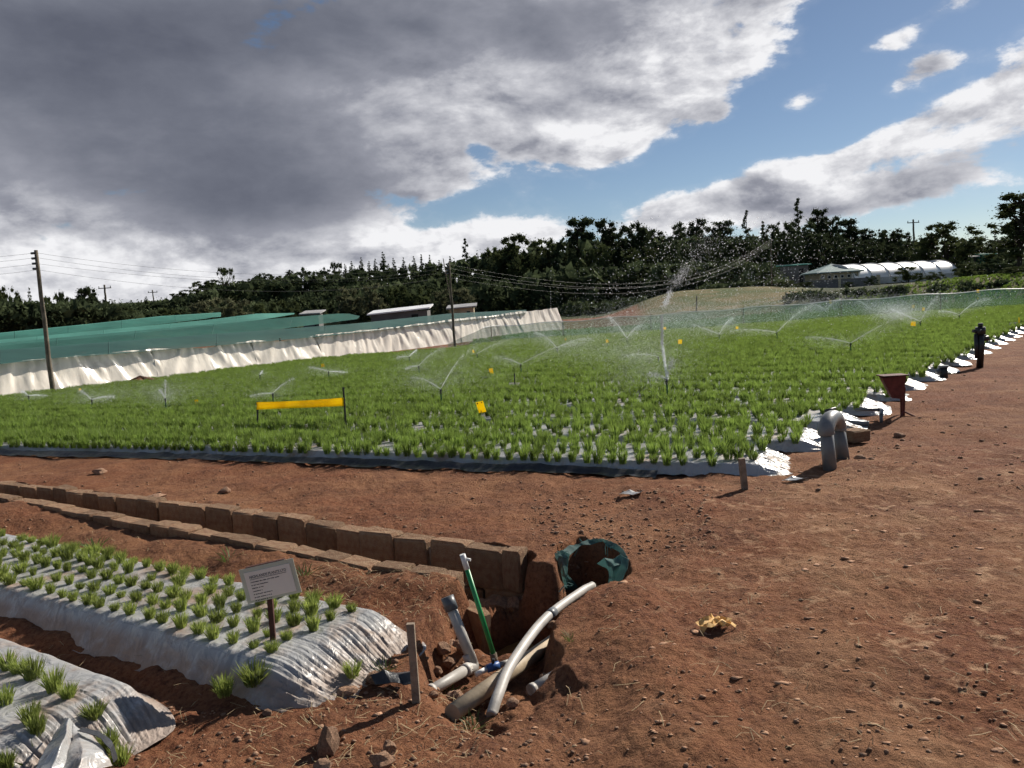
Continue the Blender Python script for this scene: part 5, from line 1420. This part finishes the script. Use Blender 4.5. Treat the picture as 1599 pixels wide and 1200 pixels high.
# pale shrubs over the shade net
for (px, py, d, wpx, m) in ((200, 482, 84, 50, M_LEAFM), (310, 468, 88, 60, M_LEAFL), (340, 462, 89, 70, M_LEAFL), (375, 466, 88, 60, M_LEAFL), (410, 470, 86, 60, M_LEAFM), (445, 466, 86, 60, M_LEAFM), (540, 446, 94, 60, M_LEAFL), (580, 440, 94, 60, M_LEAFL), (620, 444, 93, 60, M_LEAFM), (690, 450, 92, 60, M_LEAFL), (720, 448, 92, 60, M_LEAFL), (660, 446, 93, 50, M_LEAFM), (265, 478, 90, 50, M_LEAFM)):
    tree(px, py, d, 'bush', wpx, 'greyish green shrub on the slope above the shade house', 'shrubs on the slope above the shade house', m, 'shrub')
for (px, py, d, wpx, lab, m) in ((1228, 438, 74, 44, 'clipped dark green bush at the corner of the dry slope', M_LEAFM), (1417, 415, 72, 46, 'round loose bush before the white tunnel', M_LEAFM), (1458, 424, 74, 34, 'smaller bush right of the round loose bush', M_LEAFM),
    (1508, 410, 72, 44, 'bush at the end of the white tunnel', M_LEAFM), (1560, 405, 66, 70, 'big rough bush over the track bank', M_LEAFM), (1590, 415, 60, 60, 'bush at the frame edge below the large tree', M_LEAFM), (1257, 440, 78, 40, 'low hedge bush by the block wall', M_LEAFM), (1325, 440, 78, 30, 'dark shrub against the block wall pillar', M_LEAFD), (1360, 430, 84, 26, 'dark shrub at the near end of the white tunnel', M_LEAFD), (1535, 440, 62, 50, 'grey bush low on the bank over the spray', M_LEAFL)):
    tree(px, py, d, 'bush', wpx, lab, None, m, 'shrub')
# dense undergrowth under the wood, one mass
cs = []; rs = []
def mass(px0, px1, py_top, py_bot, d0, d1, n, rad):
    for _ in range(n):
        px = random.uniform(px0, px1); d = random.uniform(d0, d1); f = random.random()
        pt = np.interp(px, [q[0] for q in py_top], [q[1] for q in py_top]); q = PD(px, pt, d); zb = float(base_h(q[0], q[1]))
        if q[2] > zb: cs.append((q[0], q[1], zb + (q[2] - zb) * f)); rs.append(rad * random.uniform(.6, 1.2))
mass(560, 1210, [(560, 455), (700, 462), (800, 440), (900, 420), (1100, 415), (1210, 420)], None, 96, 108, 800, 1.9)
mass(1190, 1500, [(1190, 395), (1500, 395)], None, 126, 134, 300, 1.9)
mass(180, 760, [(180, 494), (300, 484), (420, 476), (520, 452), (760, 432)], None, 98, 118, 420, 1.5)
mass(300, 720, [(300, 470), (350, 445), (440, 438), (560, 424), (720, 415)], None, 128, 136, 420, 1.7)
mass(720, 1200, [(720, 412), (800, 396), (900, 380), (1000, 378), (1200, 378)], None, 112, 124, 520, 2.2)
mass(1200, 1440, [(1200, 372), (1300, 370), (1380, 385), (1440, 392)], None, 136, 144, 300, 2.2)
mass(150, 345, [(150, 482), (230, 478), (290, 468), (345, 452)], None, 118, 134, 320, 1.5)
mass(-60, 215, [(-60, 478), (60, 478), (150, 478), (215, 496)], None, 62, 70, 320, 1.1)
mass(880, 1230, [(880, 478), (1000, 470), (1100, 452), (1230, 440)], None, 88, 94, 160, 1.2)
mass(1230, 1640, [(1230, 462), (1300, 458), (1400, 452), (1640, 440)], None, 56, 62, 240, .55)
mass(1505, 1640, [(1505, 418), (1640, 410)], None, 90, 100, 110, 1.4)
V, F = leaves_np(cs, rs, 70, .17, rng)
tag(link('undergrowth', np_mesh('undergrowth', V, F, M_LEAFD)), 'dark tangled undergrowth along the foot of the wood and banks', 'undergrowth', kind='stuff')

# ------------------------------------------------------------------ rocks, gravel, litter
def rock_mesh(seed, sub=2):
    bm = bmesh.new(); bmesh.ops.create_icosphere(bm, subdivisions=sub, radius=.5)
    for v in bm.verts:
        n = mnoise.noise(v.co * 2.2 + Vector((seed * 3.1, 0, 0))); v.co *= 1 + .55 * n; v.co.x += .12 * mnoise.noise(v.co * 5 + Vector((seed, 4, 1)))
    me = bpy.data.meshes.new('rock'); bm.to_mesh(me); bm.free(); me.materials.append(M_ROCK); return me
RK = [rock_mesh(i) for i in range(5)]
for (px, py, s, sz, lab) in ((513, 1165, .085, 1.5, 'upright pointed stone on the soil below the pleated bed end'), (505, 1195, .075, .6, 'flat stone at the foot of the upright pointed stone'), (713, 1090, .10, .8, 'reddish stone beside the cream pipe end'),
    (741, 1068, .09, .7, 'stone under the elbow of the standpipe'), (608, 1170, .06, .9, 'small square stone on bare soil right of the upright stone'), (597, 1195, .08, .8, 'tan stone at the bottom frame edge'), (417, 1105, .045, .7, 'small tan stone before the bed end'),
    (537, 1050, .07, .6, 'stone holding down the torn film end'), (586, 1055, .10, .5, 'flat tan stone on the film hem before the wooden stake'), (540, 1072, .10, .4, 'broad flat stone below the film hem'), (832, 1070, .085, .45, 'pale flat stone by the pipes in the pit'),
    (835, 968, .08, 1.0, 'rounded stone at the edge of the muddy water'), (1404, 680, .10, .6, 'dark clod on the track below the red stand'), (156, 737, .13, .6, 'reddish clod on the soil strip above the ditch'), (350, 762, .12, .6, 'dark clod on the soil strip near the ditch blocks'), (1344, 720, .12, .5, 'stone at the foot of the bent grey pipe'), (240, 775, .25, .25, 'flat tan slab lying on top of the back ditch wall')):
    q = P(px, py, 0 if not (700 < px < 860 and py < 1100) else -.13); z = gz(q[0], q[1])
    o = link('stone', random.choice(RK), loc=(q[0], q[1], z + s * sz * .25)); o.scale = (s, s * .8, s * sz); o.rotation_euler = (random.uniform(-.2, .2), random.uniform(-.2, .2), random.uniform(0, 6)); tag(o, lab, 'stone')
rr_ = random.Random(12)
for (px, py, z, sc_) in ((705, 960, -.06, .10), (690, 985, -.06, .08), (716, 985, -.12, .09), (700, 1005, -.10, .07), (680, 1008, -.05, .06), (722, 1010, -.16, .08), (842, 905, -.14, .11), (858, 925, -.2, .09), (835, 935, -.22, .10), (862, 948, -.2, .08), (850, 890, -.08, .08), (745, 1085, -.09, .05), (675, 1075, -.04, .05), (800, 1098, -.06, .05), (850, 1060, -.10, .06), (868, 1030, -.12, .07), (780, 945, -.32, .10), (812, 950, -.3, .08)):
    q = P(px, py, z); o = link('rubble_stone', rr_.choice(RK), loc=(q[0], q[1], min(q[2], gz(q[0], q[1]) + sc_ * .35))); o.scale = (sc_, sc_ * .8, sc_ * rr_.uniform(.6, .95)); o.rotation_euler = (rr_.uniform(-.5, .5), rr_.uniform(-.5, .5), rr_.uniform(0, 6))
    tag(o, 'rough reddish rubble stone in the pit around the pipes', 'stone', 'rubble in the pit')
for (px, py, z, sc_) in ((783, 946, -.30, .13), (806, 944, -.28, .12), (826, 940, -.27, .12), (762, 948, -.30, .11)):
    q = P(px, py, z); o = link('rubble_stone', rr_.choice(RK), loc=q); o.scale = (sc_ * 1.2, sc_, sc_ * .8); o.rotation_euler = (rr_.uniform(-.3, .3), rr_.uniform(-.3, .3), rr_.uniform(0, 6))
    tag(o, 'rough reddish rubble stone in the pit around the pipes', 'stone', 'rubble in the pit')
# gravel mass
def ico():
    bm = bmesh.new(); bmesh.ops.create_icosphere(bm, subdivisions=1, radius=1); V = np.array([v.co[:] for v in bm.verts]); F = np.array([[v.index for v in f.verts] for f in bm.faces]); bm.free(); return V, F
iv, if_ = ico()
pts = []; sz = []
def gravel(n, pxr, pyr, s0, s1, cond=None):
    for _ in range(n):
        px = random.uniform(*pxr); py = random.uniform(*pyr); q = P(px, py)
        if q[1] < 0 or q[1] > 14: continue
        pts.append(q[:2]); sz.append(s0 + (s1 - s0) * random.random() ** 3)
gravel(800, (850, 1640), (770, 1230), .002, .010)
gravel(420, (830, 1120), (765, 860), .005, .016)
gravel(600, (200, 900), (1080, 1230), .002, .011)
gravel(500, (0, 860), (715, 840), .004, .014)
gravel(250, (480, 760), (890, 1100), .003, .014)
gravel(300, (1180, 1640), (560, 780), .006, .022)
pts = np.array(pts); sz = np.array(sz)
ss_ = (poly_sd(CHAN, pts[:, 0], pts[:, 1]) < -.03); v_ = (pts - BED_C) @ NB; u_ = (pts - BED_C) @ AX
ok = ss_ & ~((np.abs(v_) < .5) & (u_ > -.12)); pts, sz = pts[ok], sz[ok]
nf_ = pts @ NF; inb = (nf_ > N0 - .1) & np.array([((p - right_end(n)) @ RF) > -.1 for p, n in zip(pts, nf_)]); pts, sz = pts[~inb], sz[~inb]
zg = ground_h(pts[:, 0], pts[:, 1]); n = len(pts)
Vg = iv[None] * (1 + .35 * rng.normal(size=(n, len(iv), 1)).clip(-1, 1)) * sz[:, None, None] * np.array([1.2, 1, .7]) + np.stack([pts[:, 0], pts[:, 1], zg + sz * .2], 1)[:, None]
tag(link('gravel', np_mesh('gravel', Vg.reshape(-1, 3), (if_[None] + len(iv) * np.arange(n)[:, None, None]).reshape(-1, 3), M_ROCK)), 'loose gravel and clods strewn over the red soil', 'gravel', kind='stuff')
pp_ = []
for _ in range(330):
    q = P(random.uniform(900, 1640) if random.random() < .8 else random.uniform(250, 900), random.uniform(800, 1230) if random.random() < .85 else random.uniform(620, 800))
    if q[1] < 12 and (q[0] > .4 or q[1] < 3.0): pp_.append((q[0], q[1]))
pp_ = np.array(pp_); nfp = pp_ @ NF; pp_ = pp_[~((nfp > N0 - .1) & np.array([((p - right_end(n)) @ RF) > -.1 for p, n in zip(pp_, nfp)]))]
n = len(pp_); szp = .006 + .020 * rng.random(n) ** 3
Vp = iv[None] * (1 + .4 * rng.normal(size=(n, len(iv), 1)).clip(-1, 1)) * szp[:, None, None] * np.stack([rng.uniform(.7, 1.5, n), rng.uniform(.6, 1.1, n), np.full(n, .16)], 1)[:, None, :]
Vp = Vp + np.stack([pp_[:, 0], pp_[:, 1], ground_h(pp_[:, 0], pp_[:, 1]) + .002], 1)[:, None]
tag(link('embedded_stones', np_mesh('embedded_stones', Vp.reshape(-1, 3), (if_[None] + len(iv) * np.arange(n)[:, None, None]).reshape(-1, 3), mat('pale_trodden_stone', (0.29, 0.165, 0.10), .95, .3, 14, .5, 60))), 'pale flat stones trodden into the dirt track', 'stones', kind='stuff')
# dry straw and weeds
mb = MB()
def straws(n, pxr, pyr):
    for _ in range(n):
        q = P(random.uniform(*pxr), random.uniform(*pyr)); z = gz(q[0], q[1]); a = random.uniform(0, 6.28); l = random.uniform(.02, .11); d = np.array([math.cos(a), math.sin(a), 0]); s = np.array([-d[1], d[0], 0]) * .0012; c = np.array([q[0], q[1], z + .006])
        m_ = c + d * l * .5 + np.array([0, 0, random.uniform(0, .02)]) + s * random.uniform(-9, 9); e = c + d * l
        mb.add([c - s, c + s, m_ + s, m_ - s, e + s, e - s], [(0, 1, 2, 3), (3, 2, 4, 5)])
straws(240, (480, 720), (880, 960)); straws(200, (380, 760), (1040, 1200)); straws(160, (880, 1599), (860, 1200)); straws(110, (0, 300), (1000, 1200)); straws(120, (1150, 1400), (690, 790)); straws(80, (100, 700), (800, 900))
tag(mb.build('straw', M_STRAW), 'scattered dry straw and stalks on the soil', 'straw', kind='stuff')
WM = [tuft(22, .07, .10, .006, 300 + i, M_WEED, lean=1.0) for i in range(3)]
for (px, py, lab, s) in ((145, 838, 'green weed on the soil above the seedling bed', 1.3), (355, 868, 'pale weed tuft between wall and seedling bed', 1.0), (475, 895, 'weed tuft beside the paper sign', 1.0), (695, 1025, 'weed at the foot of the capped standpipe', .9), (600, 1040, 'weed before the silver film end', .8), (775, 1000, 'weed by the edge of muddy water', .6), (890, 1005, 'little weed on the pit bank', .5), (735, 1100, 'weed between the pipes near the stone', .8), (60, 1190, 'straggling weed at the torn film flap', 1.4), (240, 1020, 'weed in the furrow between the beds', .6)):
    q = P(px, py, 0); z = gz(q[0], q[1]); o = link('weed', random.choice(WM), loc=(q[0], q[1], z)); o.scale = (s, s, s); tag(o, lab, 'weed')
# crumpled paper
q = P(1117, 990, .03); q[2] = gz(q[0], q[1]) + .004; w_ = .15
G = np.zeros((9, 7, 3))
for i in range(9):
    for j in range(7):
        x = (i / 8 - .5) * w_ * (1 + .2 * math.sin(j * 2)); y = (j / 6 - .5) * .09; G[i, j] = (x, y, .024 * abs(math.sin(i * 1.9 + j * 1.1)) + .012 * random.random() + .018 * (1 - abs(i / 4 - 1)))
mb = MB(); mb.grid(G); o = mb.build('crumpled_paper', M_YPAPER, loc=q); o.rotation_euler = (0, 0, .15); o.modifiers.new('t', 'SOLIDIFY').thickness = .002
tag(o, 'crumpled tan paper scrap lying on the dirt track', 'paper')
for (px, py, lab) in ((1240, 758, 'torn silver film scrap by the bent grey pipe'), (985, 775, 'grey film scrap on the soil before the wooden peg')):
    q = P(px, py, .01); q[2] = gz(q[0], q[1])
    flap('film_scrap', [[q + [-.09, .03, .01], q + [0, .04, .04], q + [.08, .03, .01]], [q + [-.08, -.02, .03], q + [.01, -.03, .015], q + [.10, -.02, .04]]], M_FILM, lab, 'plastic film')
